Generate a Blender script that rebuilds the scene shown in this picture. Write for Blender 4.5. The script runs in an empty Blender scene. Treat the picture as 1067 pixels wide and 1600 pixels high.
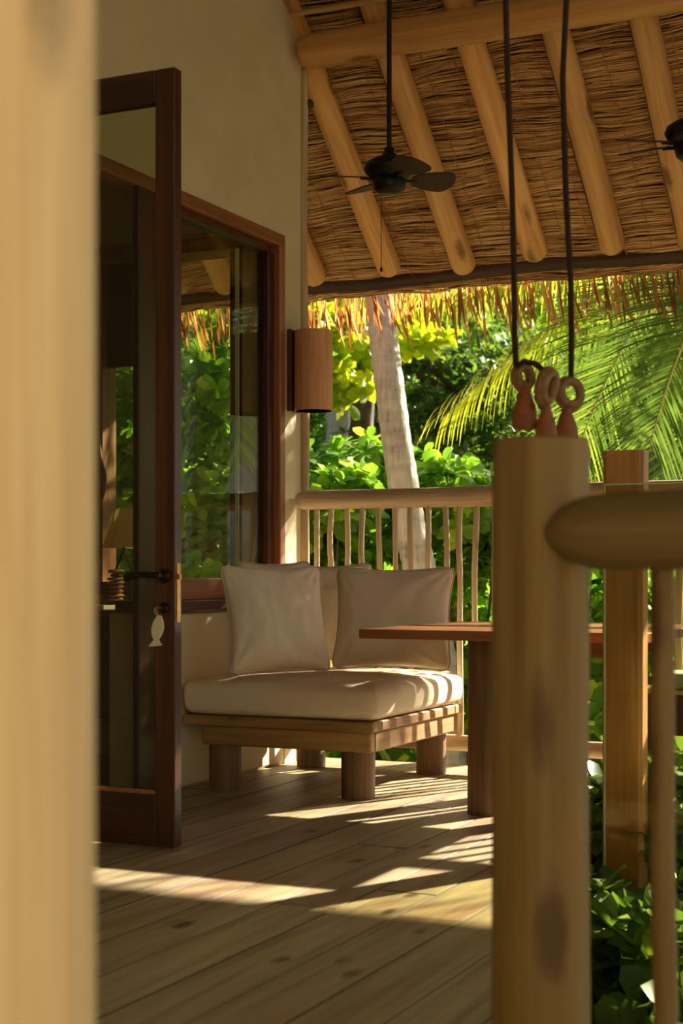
import bpy, math, random
import numpy as np
from mathutils import Vector, Matrix, noise
random.seed(7); rng = np.random.default_rng(7)
R = math.radians
SC = bpy.context.scene; COL = SC.collection
# ---------------------------------------------------------------- camera
H = 0.96; F = 2394.0; TH = R(25)
cam = bpy.data.cameras.new('camera'); co = bpy.data.objects.new('camera', cam); COL.objects.link(co)
co.location = (0, 0, H); co.rotation_euler = (R(90), 0, TH)
cam.sensor_fit = 'AUTO'; cam.sensor_width = 36; cam.lens = F / 1600 * 36; cam.shift_y = 100 / 1600
cam.dof.use_dof = True; cam.dof.focus_distance = 6.9; cam.dof.aperture_fstop = 3.6
cam.clip_end = 400
SC.camera = co
# ---------------------------------------------------------------- world, sun, exposure
SUN = Vector((0.42, 0.86, 0.50)).normalized()       # towards the sun
w = bpy.data.worlds.new('world'); SC.world = w; w.use_nodes = True
nt = w.node_tree; nt.nodes.clear()
sky = nt.nodes.new('ShaderNodeTexSky'); sky.sky_type = 'NISHITA'; sky.sun_disc = False
sky.sun_elevation = math.asin(SUN.z); sky.sun_rotation = math.atan2(SUN.x, SUN.y)
sky.air_density = 1.3; sky.dust_density = 3.0; sky.ozone_density = 0.6
tint = nt.nodes.new('ShaderNodeMix'); tint.data_type = 'RGBA'; tint.blend_type = 'MULTIPLY'
tint.inputs[0].default_value = 1; tint.inputs[7].default_value = (1.0, 0.97, 0.88, 1)
bg = nt.nodes.new('ShaderNodeBackground'); bg.inputs[1].default_value = 0.108
wo = nt.nodes.new('ShaderNodeOutputWorld')
nt.links.new(sky.outputs[0], tint.inputs[6]); nt.links.new(tint.outputs[2], bg.inputs[0]); nt.links.new(bg.outputs[0], wo.inputs[0])
sl = bpy.data.lights.new('sun', 'SUN'); sl.energy = 15.0; sl.angle = R(0.7); sl.color = (1.0, 0.90, 0.73)
so = bpy.data.objects.new('sun', sl); COL.objects.link(so); so.rotation_euler = SUN.to_track_quat('Z', 'Y').to_euler()
so.location = (6, 9, 8)
SC.view_settings.view_transform = 'Standard'; SC.view_settings.look = 'None'
SC.view_settings.exposure = 0.55; SC.view_settings.gamma = 1.0; SC.view_settings.use_curve_mapping = False

def P(px, py, d):
    """photo pixel at camera depth d -> world point"""
    xc = (px - 533.5) / F; zc = -(py - 900) / F
    return Vector((d * (-math.sin(TH) + xc * math.cos(TH)), d * (math.cos(TH) + xc * math.sin(TH)), H + zc * d))

# ---------------------------------------------------------------- mesh helpers
class MB:
    def __init__(s): s.v = []; s.f = []; s.r = []; s.cur = 0.5
    def add(s, vs, fs):
        b = len(s.v); s.v += [tuple(p) for p in vs]; s.r += [s.cur] * len(vs)
        s.f += [tuple(i + b for i in f) for f in fs]; return s
    def box(s, x0, x1, y0, y1, z0, z1, bev=0.0):
        if bev <= 0:
            vs = [(x, y, z) for x in (x0, x1) for y in (y0, y1) for z in (z0, z1)]
            return s.add(vs, [(0, 1, 3, 2), (4, 6, 7, 5), (0, 4, 5, 1), (2, 3, 7, 6), (0, 2, 6, 4), (1, 5, 7, 3)])
        # chamfered box: 24 verts
        X = (x0, x1); Y = (y0, y1); Z = (z0, z1); vs = []; idx = {}
        for i in (0, 1):
            for j in (0, 1):
                for k in (0, 1):
                    sx = 1 - 2 * i; sy = 1 - 2 * j; sz = 1 - 2 * k
                    for a in range(3):
                        p = [X[i] + sx * bev, Y[j] + sy * bev, Z[k] + sz * bev]
                        p[a] = (X[i], Y[j], Z[k])[a]
                        idx[(i, j, k, a)] = len(vs); vs.append(p)
        fs = []
        g = lambda i, j, k, a: idx[(i, j, k, a)]
        for c in (0, 1):
            fs.append((g(c, 0, 0, 0), g(c, 1, 0, 0), g(c, 1, 1, 0), g(c, 0, 1, 0)))
            fs.append((g(0, c, 0, 1), g(1, c, 0, 1), g(1, c, 1, 1), g(0, c, 1, 1)))
            fs.append((g(0, 0, c, 2), g(1, 0, c, 2), g(1, 1, c, 2), g(0, 1, c, 2)))
        for i in (0, 1):
            for j in (0, 1):
                fs.append((g(i, j, 0, 0), g(i, j, 1, 0), g(i, j, 1, 1), g(i, j, 0, 1)))
                fs.append((g(i, 0, j, 0), g(i, 1, j, 0), g(i, 1, j, 2), g(i, 0, j, 2)))
                fs.append((g(0, i, j, 1), g(1, i, j, 1), g(1, i, j, 2), g(0, i, j, 2)))
                for k in (0, 1): fs.append((g(i, j, k, 0), g(i, j, k, 1), g(i, j, k, 2)))
        return s.add(vs, fs)
    def tube(s, pts, rad, n=12, cap=True, flat=1.0):
        pts = [Vector(p) for p in pts]; m = len(pts)
        if not hasattr(rad, '__len__'): rad = [rad] * m
        vs = []; up = None
        for i, p in enumerate(pts):
            t = (pts[min(i + 1, m - 1)] - pts[max(i - 1, 0)]).normalized()
            if up is None:
                up = Vector((0, 0, 1)) if abs(t.z) < 0.9 else Vector((1, 0, 0))
            a = t.cross(up)
            if a.length < 1e-6: a = t.cross(Vector((0, 1, 0)))
            a.normalize(); b = a.cross(t).normalized(); up = b
            for k in range(n):
                q = 2 * math.pi * k / n
                vs.append(p + a * math.cos(q) * rad[i] + b * math.sin(q) * rad[i] * flat)
        fs = [(i * n + k, i * n + (k + 1) % n, (i + 1) * n + (k + 1) % n, (i + 1) * n + k) for i in range(m - 1) for k in range(n)]
        if cap: fs += [tuple(range(n))[::-1], tuple((m - 1) * n + k for k in range(n))]
        return s.add(vs, fs)
    def lathe(s, c, prof, n=24, axis='Z'):
        """prof: list of (radius, height) from c"""
        vs = []
        for r_, h_ in prof:
            for k in range(n):
                q = 2 * math.pi * k / n
                vs.append((c[0] + r_ * math.cos(q), c[1] + r_ * math.sin(q), c[2] + h_))
        m = len(prof)
        fs = [(i * n + k, i * n + (k + 1) % n, (i + 1) * n + (k + 1) % n, (i + 1) * n + k) for i in range(m - 1) for k in range(n)]
        if prof[0][0] > 1e-4: fs.append(tuple(range(n))[::-1])
        if prof[-1][0] > 1e-4: fs.append(tuple((m - 1) * n + k for k in range(n)))
        return s.add(vs, fs)
    def torus(s, c, u, v, R_, r_, n=36, m=10, a0=0, a1=2 * math.pi):
        full = abs(a1 - a0 - 2 * math.pi) < 1e-4
        pts = [Vector(c) + u * R_ * math.cos(a0 + (a1 - a0) * i / n) + v * R_ * math.sin(a0 + (a1 - a0) * i / n) for i in range(n + 1)]
        return s.tube(pts, r_, m, cap=not full)
    def rbox(s, x0, x1, y0, y1, z0, z1, r, n=10, fn=None):
        c = Vector(((x0 + x1) / 2, (y0 + y1) / 2, (z0 + z1) / 2)); hs = Vector(((x1 - x0) / 2, (y1 - y0) / 2, (z1 - z0) / 2))
        inn = Vector([max(1e-4, h - r) for h in hs]); vs = []; fs = []
        for ax in range(3):
            for sg in (-1, 1):
                b = len(vs)
                for i in range(n + 1):
                    for j in range(n + 1):
                        def mp(t, h):   # denser near the edges
                            t = t * 2 - 1
                            return math.copysign(1 - (1 - abs(t)) ** 1.6, t) * h
                        p = [0, 0, 0]; p[ax] = sg * hs[ax]
                        a, bb = [k for k in range(3) if k != ax]
                        p[a] = mp(i / n, hs[a]); p[bb] = mp(j / n, hs[bb]); p = Vector(p)
                        q = Vector([max(-inn[k], min(inn[k], p[k])) for k in range(3)])
                        d = p - q
                        if d.length > 1e-6: p = q + d.normalized() * r
                        p = p + c
                        if fn: p = fn(p)
                        vs.append(p)
                for i in range(n):
                    for j in range(n):
                        k = b + i * (n + 1) + j
                        f = (k, k + 1, k + n + 2, k + n + 1)
                        fs.append(f if (sg > 0) == (ax != 1) else f[::-1])
        return s.add(vs, fs)

def wloc(o):
    v = Vector((0, 0, 0))
    while o: v = v + o.location; o = o.parent
    return v
def mesh_of(name, mb, mat, smooth=False, off=Vector((0, 0, 0)), merge=False):
    me = bpy.data.meshes.new(name)
    me.from_pydata([(p[0] - off[0], p[1] - off[1], p[2] - off[2]) for p in mb.v], [], mb.f)
    at = me.attributes.new('rnd', 'FLOAT', 'POINT'); at.data.foreach_set('value', mb.r)
    if mat: me.materials.append(mat)
    if smooth:
        me.polygons.foreach_set('use_smooth', [True] * len(me.polygons))
        me.update()
        if smooth != 'all' and hasattr(me, 'set_sharp_from_angle'): me.set_sharp_from_angle(angle=R(50))
    me.update()
    if merge:
        import bmesh
        bm = bmesh.new(); bm.from_mesh(me); bmesh.ops.remove_doubles(bm, verts=bm.verts, dist=1e-5)
        bmesh.ops.recalc_face_normals(bm, faces=bm.faces); bm.to_mesh(me); bm.free()
    return me
def obj(name, mb, mat, parent=None, smooth=False, merge=False, label=None):
    off = wloc(parent)
    o = bpy.data.objects.new(name, mesh_of(name, mb, mat, smooth, off, merge)); COL.objects.link(o)
    if parent: o.parent = parent
    if label: o['label'] = label
    return o
def tag(o, label, cat, group=None, kind=None):
    o['label'] = label; o['category'] = cat
    if group: o['group'] = group
    if kind: o['kind'] = kind
    return o
def empty(name, loc):
    o = bpy.data.objects.new(name, None); COL.objects.link(o); o.location = loc; o.empty_display_size = 0.1; return o
def thing(name, loc, label, cat, group=None): return tag(empty(name, loc), label, cat, group)
def structure(name, loc=(0, 0, 0), label=None):
    o = empty(name, loc); o['kind'] = 'structure'
    if label: o['label'] = label
    return o
def fastmesh(name, V, Fq, rnd, mat, smooth=False):
    """V (n,3), Fq (m,k) uniform polygons"""
    me = bpy.data.meshes.new(name); V = np.asarray(V, np.float32); Fq = np.asarray(Fq, np.int32)
    me.vertices.add(len(V)); me.vertices.foreach_set('co', V.ravel())
    m, k = Fq.shape; me.loops.add(m * k); me.loops.foreach_set('vertex_index', Fq.ravel())
    me.polygons.add(m); me.polygons.foreach_set('loop_start', np.arange(0, m * k, k, dtype=np.int32))
    at = me.attributes.new('rnd', 'FLOAT', 'POINT'); at.data.foreach_set('value', np.asarray(rnd, np.float32))
    me.materials.append(mat); me.update(calc_edges=True)
    if smooth: me.polygons.foreach_set('use_smooth', [True] * m)
    me.validate(); return me
def link(name, me, parent=None, loc=(0, 0, 0)):
    o = bpy.data.objects.new(name, me); COL.objects.link(o); o.parent = parent; o.location = loc; return o

# ---------------------------------------------------------------- materials
def srgb(r, g, b):
    f = lambda c: (c / 255 / 12.92) if c / 255 <= 0.04045 else ((c / 255 + 0.055) / 1.055) ** 2.4
    return (f(r), f(g), f(b), 1)
class NT:
    def __init__(s, name):
        s.m = bpy.data.materials.new(name); s.m.use_nodes = True; s.t = s.m.node_tree
        s.b = s.t.nodes['Principled BSDF']; s.o = s.t.nodes['Material Output']
    def n(s, typ, **kw):
        x = s.t.nodes.new(typ)
        for k, v in kw.items():
            if k[0] == 'i' and k[1:].isdigit(): x.inputs[int(k[1:])].default_value = v
            else: setattr(x, k, v)
        return x
    def l(s, a, b): s.t.links.new(a, b)
    def ramp(s, fac, stops):
        r = s.n('ShaderNodeValToRGB'); e = r.color_ramp.elements
        while len(e) > 1: e.remove(e[-1])
        e[0].position = stops[0][0]; e[0].color = stops[0][1]
        for p, c in stops[1:]: q = e.new(p); q.color = c
        s.l(fac, r.inputs[0]); return r.outputs[0]
    def mixc(s, fac, a, b, mode='MIX'):
        x = s.n('ShaderNodeMix', data_type='RGBA', blend_type=mode)
        if hasattr(fac, 'links'): s.l(fac, x.inputs[0])
        else: x.inputs[0].default_value = fac
        for k, c in ((6, a), (7, b)):
            if hasattr(c, 'links'): s.l(c, x.inputs[k])
            else: x.inputs[k].default_value = c
        return x.outputs[2]
    def math(s, op, a, b=0.0):
        x = s.n('ShaderNodeMath', operation=op)
        for k, c in ((0, a), (1, b)):
            if hasattr(c, 'links'): s.l(c, x.inputs[k])
            else: x.inputs[k].default_value = c
        return x.outputs[0]
    def bump(s, h, strength, dist=0.01):
        b = s.n('ShaderNodeBump'); b.inputs['Strength'].default_value = strength; b.inputs['Distance'].default_value = dist
        s.l(h, b.inputs['Height']); s.l(b.outputs[0], s.b.inputs['Normal'])
def wood(name, dark, mid, light, axis='X', rough=0.55, knots=0.6, ksc=5.0, grain=1.0, perobj=True, knotcol=None, bump=0.25, stain=0.0, flat=False, kr0=0.17):
    m = NT(name); tc = m.n('ShaderNodeTexCoord'); oi = m.n('ShaderNodeObjectInfo')
    add = m.n('ShaderNodeVectorMath', operation='ADD')
    obc = tc.outputs['Object']
    if axis == 'S':                                   # grain along the roof slope
        axis = 'Y'; vr = m.n('ShaderNodeVectorRotate', rotation_type='X_AXIS'); vr.inputs['Angle'].default_value = math.atan(0.814); m.l(obc, vr.inputs['Vector']); obc = vr.outputs[0]
    sc = m.n('ShaderNodeVectorMath', operation='SCALE'); sc.inputs[3].default_value = 37.0 if perobj else 0.0
    cmb = m.n('ShaderNodeCombineXYZ')
    for k in range(3): m.l(oi.outputs['Random'], cmb.inputs[k])
    m.l(cmb.outputs[0], sc.inputs[0]); m.l(obc, add.inputs[0]); m.l(sc.outputs[0], add.inputs[1])
    st = [14.0, 14.0, 14.0]; st['XYZ'.index(axis)] = 0.9
    mp = m.n('ShaderNodeMapping'); mp.inputs['Scale'].default_value = st; m.l(add.outputs[0], mp.inputs[0])
    n1 = m.n('ShaderNodeTexNoise'); n1.inputs['Scale'].default_value = 1.0 * grain; n1.inputs['Detail'].default_value = 6; n1.inputs['Distortion'].default_value = 0.6
    m.l(mp.outputs[0], n1.inputs['Vector'])
    st2 = [70.0, 70.0, 70.0]; st2['XYZ'.index(axis)] = 2.5
    mp2 = m.n('ShaderNodeMapping'); mp2.inputs['Scale'].default_value = st2; m.l(add.outputs[0], mp2.inputs[0])
    n2 = m.n('ShaderNodeTexNoise'); n2.inputs['Scale'].default_value = grain; n2.inputs['Detail'].default_value = 4; m.l(mp2.outputs[0], n2.inputs['Vector'])
    mixf = m.math('ADD', m.math('MULTIPLY', n1.outputs[0], 0.65), m.math('MULTIPLY', n2.outputs[0], 0.35))
    c = m.ramp(mixf, [(0.30, dark), (0.50, mid), (0.68, light)])
    # per-object brightness
    var = m.math('ADD', m.math('MULTIPLY', oi.outputs['Random'], 0.3), 0.85)
    vv = m.n('ShaderNodeCombineXYZ')
    for k in range(3): m.l(var, vv.inputs[k])
    c = m.mixc(1.0 if perobj else 0.0, c, vv.outputs[0], 'MULTIPLY')
    if stain > 0:
        n3 = m.n('ShaderNodeTexNoise'); n3.inputs['Scale'].default_value = 3.2; n3.inputs['Detail'].default_value = 3
        s3 = [1.6, 1.6, 1.6]; s3['XYZ'.index(axis)] = 0.5
        mp3 = m.n('ShaderNodeMapping'); mp3.inputs['Scale'].default_value = s3; m.l(add.outputs[0], mp3.inputs[0]); m.l(mp3.outputs[0], n3.inputs['Vector'])
        fs = m.n('ShaderNodeMapRange'); fs.inputs[1].default_value = 0.5; fs.inputs[2].default_value = 0.68; m.l(n3.outputs[0], fs.inputs[0])
        c = m.mixc(m.math('MULTIPLY', fs.outputs[0], stain), c, srgb(156, 110, 76))
    if knots > 0:
        sk = [ksc, ksc, ksc]; sk['XYZ'.index(axis)] = ksc * (0.45 if flat else 0.33)
        if flat: sk[2] = 0.0
        mk = m.n('ShaderNodeMapping'); mk.inputs['Scale'].default_value = sk; m.l(add.outputs[0], mk.inputs[0])
        vo = m.n('ShaderNodeTexVoronoi'); vo.inputs['Scale'].default_value = 1.0; m.l(mk.outputs[0], vo.inputs['Vector'])
        kr = m.n('ShaderNodeMapRange'); kr.interpolation_type = 'SMOOTHSTEP'
        kr.inputs[1].default_value = kr0; kr.inputs[2].default_value = kr0 * .3; kr.inputs[3].default_value = 0; kr.inputs[4].default_value = knots
        nk = m.n('ShaderNodeTexNoise'); nk.inputs['Scale'].default_value = 30; m.l(add.outputs[0], nk.inputs['Vector'])
        m.l(m.math('ADD', vo.outputs['Distance'], m.math('MULTIPLY', m.math('SUBTRACT', nk.outputs[0], 0.5), 0.12)), kr.inputs[0])
        c = m.mixc(kr.outputs[0], c, knotcol or srgb(70, 40, 18))
    m.l(c, m.b.inputs['Base Color']); m.b.inputs['Roughness'].default_value = rough
    m.bump(mixf, bump, 0.006)
    return m.m
def plain(name, col, rough=0.6, noise_amt=0.12, nscale=12, bump=0.2, metal=0.0, bdist=0.004, spec=None):
    m = NT(name); tc = m.n('ShaderNodeTexCoord')
    n1 = m.n('ShaderNodeTexNoise'); n1.inputs['Scale'].default_value = nscale; n1.inputs['Detail'].default_value = 5; m.l(tc.outputs['Object'], n1.inputs['Vector'])
    lo = tuple(x * (1 - noise_amt) for x in col[:3]) + (1,); hi = tuple(min(1, x * (1 + noise_amt)) for x in col[:3]) + (1,)
    m.l(m.ramp(n1.outputs[0], [(0.3, lo), (0.7, hi)]), m.b.inputs['Base Color'])
    m.b.inputs['Roughness'].default_value = rough; m.b.inputs['Metallic'].default_value = metal
    if spec is not None: m.b.inputs['Specular IOR Level'].default_value = spec
    if bump: m.bump(n1.outputs[0], bump, bdist)
    return m.m
def leafmat(name, stops, trans=0.45, rough=0.35, tcol=None, attr=True, spec=0.5):
    m = NT(name)
    if attr: a = m.n('ShaderNodeAttribute', attribute_name='rnd').outputs['Fac']
    else: a = m.n('ShaderNodeObjectInfo').outputs['Random']
    c = m.ramp(a, stops); m.l(c, m.b.inputs['Base Color']); m.b.inputs['Roughness'].default_value = rough
    m.b.inputs['Specular IOR Level'].default_value = spec
    tr = m.n('ShaderNodeBsdfTranslucent'); m.l(m.mixc(1.0, c, tcol or (1.45, 1.55, 0.9, 1), 'MULTIPLY'), tr.inputs[0])
    mx = m.n('ShaderNodeMixShader'); mx.inputs[0].default_value = trans
    m.l(m.b.outputs[0], mx.inputs[1]); m.l(tr.outputs[0], mx.inputs[2]); m.l(mx.outputs[0], m.o.inputs[0])
    return m.m
def glassmat(name, tint=(0.9, 0.93, 0.88, 1), refl=1.0):
    m = NT(name); tr = m.n('ShaderNodeBsdfTransparent'); tr.inputs[0].default_value = tint
    gl = m.n('ShaderNodeBsdfGlossy'); gl.inputs['Roughness'].default_value = 0.01
    lw = m.n('ShaderNodeLayerWeight'); lw.inputs[0].default_value = 0.5
    fr = m.math('ADD', m.math('MULTIPLY', m.math('POWER', lw.outputs['Facing'], 5.0), 0.9), 0.035)
    mx = m.n('ShaderNodeMixShader'); m.l(m.math('MULTIPLY', fr, refl), mx.inputs[0])
    m.l(tr.outputs[0], mx.inputs[1]); m.l(gl.outputs[0], mx.inputs[2]); m.l(mx.outputs[0], m.o.inputs[0])
    return m.m

M = {}
M['rafter'] = wood('rafter_pine', srgb(184, 132, 78), srgb(222, 168, 106), srgb(238, 190, 128), 'S', 0.5, 0.7, 6.0, kr0=.22)
M['beam'] = wood('beam_pine', srgb(176, 124, 68), srgb(214, 158, 96), srgb(230, 178, 114), 'X', 0.5, 0.7, 6.0, kr0=.22)
M['post'] = wood('post_wood', srgb(160, 124, 70), srgb(194, 156, 98), srgb(212, 178, 120), 'Z', 0.55, 0.5, 7.0, 0.8, bump=0.15, kr0=.24)
M['postrail'] = wood('post_rail_wood', srgb(150, 116, 66), srgb(186, 150, 94), srgb(204, 170, 112), 'X', 0.55, 0.5, 5.0, 0.8, bump=0.15)
M['postnear'] = wood('near_post_wood', srgb(104, 80, 38), srgb(138, 110, 58), srgb(156, 128, 72), 'Z', 0.6, 0.7, 7.0, 0.8, bump=0.15, kr0=.28)  # darker copy of the post wood, shade on the near railing put into the colour
M['railnear'] = wood('near_rail_wood', srgb(96, 76, 38), srgb(122, 100, 56), srgb(138, 116, 68), 'X', 0.6, 0.5, 5.0, 0.8, bump=0.15)  # rail wood darkened the same way, shade in its colour
M['reflpost'] = wood('reflected_post_wood', srgb(150, 100, 56), srgb(186, 130, 78), srgb(204, 152, 98), 'Z', 0.5, 0.8, 5.0, knotcol=srgb(50, 30, 18))  # wood for the solid stand-in of a reflected post
M['pale'] = wood('pale_column_wood', srgb(206, 172, 120), srgb(236, 206, 156), srgb(246, 222, 180), 'Z', 0.6, 0.45, 6.0, 0.8, bump=0.1, kr0=.24)
M['rail'] = wood('peeled_rail_wood', srgb(146, 122, 88), srgb(188, 164, 128), srgb(212, 190, 156), 'X', 0.5, 0.6, 6.0)
M['balu'] = wood('peeled_stick_wood', srgb(150, 124, 90), srgb(194, 168, 130), srgb(216, 194, 158), 'Z', 0.5, 0.5, 9.0)
M['plank'] = wood('deck_pine', srgb(122, 106, 78), srgb(168, 150, 114), srgb(192, 174, 138), 'Y', 0.5, 0.9, 6.0, 0.9, knotcol=srgb(66, 38, 20), stain=0.55, flat=True, kr0=0.19)
M['red'] = wood('mahogany', srgb(40, 18, 8), srgb(70, 34, 16), srgb(96, 50, 24), 'Z', 0.35, 0.0)
M['redx'] = wood('mahogany_rail', srgb(40, 18, 8), srgb(70, 34, 16), srgb(96, 50, 24), 'X', 0.35, 0.0)
M['frame'] = wood('cedar_frame', srgb(108, 64, 36), srgb(150, 94, 56), srgb(172, 114, 70), 'Y', 0.4, 0.2)
M['framez'] = wood('cedar_frame_upright', srgb(108, 64, 36), srgb(150, 94, 56), srgb(172, 114, 70), 'Z', 0.4, 0.2)
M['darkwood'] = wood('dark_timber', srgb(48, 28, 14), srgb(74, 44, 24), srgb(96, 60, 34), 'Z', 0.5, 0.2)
M['bedx'] = wood('daybed_pine', srgb(110, 84, 44), srgb(158, 124, 72), srgb(180, 146, 90), 'X', 0.55, 0.7, 6.0, knotcol=srgb(50, 30, 15))
M['bedy'] = wood('daybed_pine_side', srgb(120, 86, 46), srgb(168, 126, 76), srgb(190, 150, 96), 'Y', 0.55, 0.7, 6.0, knotcol=srgb(60, 34, 15))
M['log'] = wood('brown_log', srgb(78, 56, 36), srgb(118, 88, 58), srgb(142, 108, 72), 'Z', 0.6, 0.5, 6.0)
M['tabley'] = wood('table_board', srgb(96, 52, 26), srgb(140, 82, 44), srgb(164, 104, 60), 'X', 0.35, 0.3)
M['sconce'] = wood('sconce_veneer', srgb(184, 128, 88), srgb(204, 148, 104), srgb(216, 162, 118), 'Z', 0.6, 0.0, grain=3)
M['eave'] = wood('eave_log', srgb(40, 24, 14), srgb(66, 40, 24), srgb(92, 60, 36), 'X', 0.6, 0.4)
M['plaster'] = plain('lime_plaster', srgb(214, 198, 160), 0.85, 0.07, 3.0, 0.35, bdist=0.012)
M['fabric'] = plain('canvas', srgb(236, 218, 192), 0.9, 0.03, 60, 0.15, bdist=0.001)
M['fabric2'] = plain('canvas_piping', srgb(212, 190, 158), 0.9, 0.03, 60, 0.1, bdist=0.001)
M['sage'] = plain('sage_canvas', srgb(150, 168, 150), 0.9, 0.05, 40, 0.1, bdist=0.001)
M['black'] = plain('dark_bronze', srgb(24, 17, 13), 0.45, 0.2, 20, 0.05, metal=0.3)
M['blade'] = plain('fan_blade_brown', srgb(62, 36, 24), 0.6, 0.1, 20, 0.05)
M['rope'] = plain('brown_cord', srgb(52, 30, 20), 0.85, 0.3, 150, 0.5)
M['terra'] = plain('carved_wood_bell', srgb(158, 94, 54), 0.6, 0.3, 25, 0.3)
M['ring'] = plain('twisted_vine_wood', srgb(150, 112, 70), 0.6, 0.3, 40, 0.4)
M['brass'] = plain('brass', srgb(170, 130, 60), 0.35, 0.2, 40, 0.05, metal=0.9)
M['bone'] = plain('white_bone', srgb(214, 204, 168), 0.6, 0.08, 40, 0.1)
M['soil'] = plain('forest_floor', srgb(60, 58, 28), 0.95, 0.5, 1.5, 0.5, bdist=0.05)
M['bark'] = plain('bark', srgb(96, 76, 60), 0.9, 0.4, 8, 0.8, bdist=0.02)
M['twine'] = plain('twine', srgb(168, 128, 74), 0.9, 0.2, 100, 0)
M['shade'] = leafmat('parchment_shade', [(0, srgb(236, 210, 150)), (1, srgb(240, 216, 160))], 0.72, 0.9, (1, .97, .88, 1), attr=False)
M['stoneA'] = plain('sea_stone_tan', srgb(190, 140, 96), 0.7, 0.2, 20, 0.2)
M['stoneB'] = plain('sea_stone_green', srgb(110, 112, 84), 0.7, 0.2, 20, 0.2)
M['vase'] = plain('grey_vase', srgb(140, 146, 120), 0.6, 0.1, 20, 0.1)
M['box'] = plain('grey_box', srgb(170, 172, 162), 0.7, 0.05, 20, 0.05)
M['glass'] = glassmat('window_glass', (0.88, 0.9, 0.82, 1))
M['glassd'] = glassmat('door_glass', (0.74, 0.74, 0.62, 1))
M['glassr'] = glassmat('balustrade_glass', (0.86, 0.86, 0.7, 1))
M['edge'] = plain('glass_edge', srgb(200, 216, 170), 0.15, 0.05, 20, 0)
# palm bark with rings
def palmbark():
    m = NT('palm_bark'); tc = m.n('ShaderNodeTexCoord')
    mp = m.n('ShaderNodeMapping'); mp.inputs['Scale'].default_value = (3, 3, 14); m.l(tc.outputs['Object'], mp.inputs[0])
    n1 = m.n('ShaderNodeTexNoise'); n1.inputs['Scale'].default_value = 1.3; n1.inputs['Detail'].default_value = 8; m.l(mp.outputs[0], n1.inputs['Vector'])
    mp2 = m.n('ShaderNodeMapping'); mp2.inputs['Scale'].default_value = (34, 34, 5); m.l(tc.outputs['Object'], mp2.inputs[0])
    n2 = m.n('ShaderNodeTexNoise'); n2.inputs['Scale'].default_value = 1.2; n2.inputs['Detail'].default_value = 6; m.l(mp2.outputs[0], n2.inputs['Vector'])
    mix = m.math('ADD', m.math('MULTIPLY', n1.outputs[0], 0.5), m.math('MULTIPLY', n2.outputs[0], 0.5))
    c = m.ramp(mix, [(0.30, srgb(110, 100, 98)), (0.43, srgb(190, 180, 176)), (0.66, srgb(226, 218, 212))])
    m.l(c, m.b.inputs['Base Color']); m.b.inputs['Roughness'].default_value = 0.9; m.bump(mix, 0.8, 0.02); return m.m
M['palmbark'] = palmbark()
G1 = [(0.0, srgb(66, 104, 36)), (0.35, srgb(108, 150, 48)), (0.7, srgb(150, 184, 56)), (1.0, srgb(206, 214, 66))]
M['leaf'] = leafmat('almond_leaf', G1, 0.45, 0.3)
M['leafo'] = leafmat('almond_leaf_single', G1, 0.45, 0.3, attr=False)
M['leafdark'] = leafmat('forest_leaf', [(0, srgb(62, 88, 38)), (0.6, srgb(106, 132, 58)), (1, srgb(160, 174, 76))], 0.45, 0.45)
M['leafyel'] = leafmat('yellow_leaf', [(0, srgb(130, 160, 30)), (1, srgb(226, 216, 40))], 0.55, 0.35)
M['frond'] = leafmat('palm_leaflet', [(0, srgb(70, 96, 44)), (0.6, srgb(120, 144, 66)), (1, srgb(186, 190, 80))], 0.45, 0.35)
M['frondyel'] = leafmat('palm_leaflet_yellow', [(0, srgb(120, 140, 40)), (0.6, srgb(190, 186, 50)), (1, srgb(226, 206, 60))], 0.55, 0.4)
M['rachis'] = plain('palm_rachis', srgb(226, 226, 130), 0.4, 0.1, 10, 0)
M['fringe'] = leafmat('dry_palm_strip', [(0, srgb(120, 72, 42)), (0.5, srgb(182, 122, 74)), (1, srgb(216, 176, 124))], 0.5, 0.5, (1.3, 1.15, 0.85, 1), attr=False)
M['fringes'] = leafmat('dry_palm_strip_mass', [(0, srgb(110, 66, 38)), (0.5, srgb(172, 116, 70)), (1, srgb(206, 166, 114))], 0.5, 0.5, (1.3, 1.15, 0.85, 1))
def reedmat():
    m = NT('thatch_reed'); a = m.n('ShaderNodeAttribute', attribute_name='rnd').outputs['Fac']
    tc = m.n('ShaderNodeTexCoord'); mp = m.n('ShaderNodeMapping'); mp.inputs['Scale'].default_value = (4, 60, 60); m.l(tc.outputs['Object'], mp.inputs[0])
    n1 = m.n('ShaderNodeTexNoise'); n1.inputs['Scale'].default_value = 1; n1.inputs['Detail'].default_value = 4; m.l(mp.outputs[0], n1.inputs['Vector'])
    c = m.ramp(m.math('ADD', m.math('MULTIPLY', a, 0.6), m.math('MULTIPLY', n1.outputs[0], 0.4)), [(0.15, srgb(130, 86, 50)), (0.45, srgb(192, 146, 96)), (0.8, srgb(228, 192, 140))])
    m.l(c, m.b.inputs['Base Color']); m.b.inputs['Roughness'].default_value = 0.65; m.bump(n1.outputs[0], 0.3, 0.003); return m.m
M['reed'] = reedmat()
M['thatch'] = plain('thatch_back', srgb(74, 48, 28), 0.95, 0.4, 30, 0.8, bdist=0.02)

# ================================================================ SETTING
WX = -3.575                                       # face of the left wall
SL = 0.814                                        # roof pitch
def roofz(y): return 3.94 - SL * (y - 7.1)        # underside of the thatch
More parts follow.
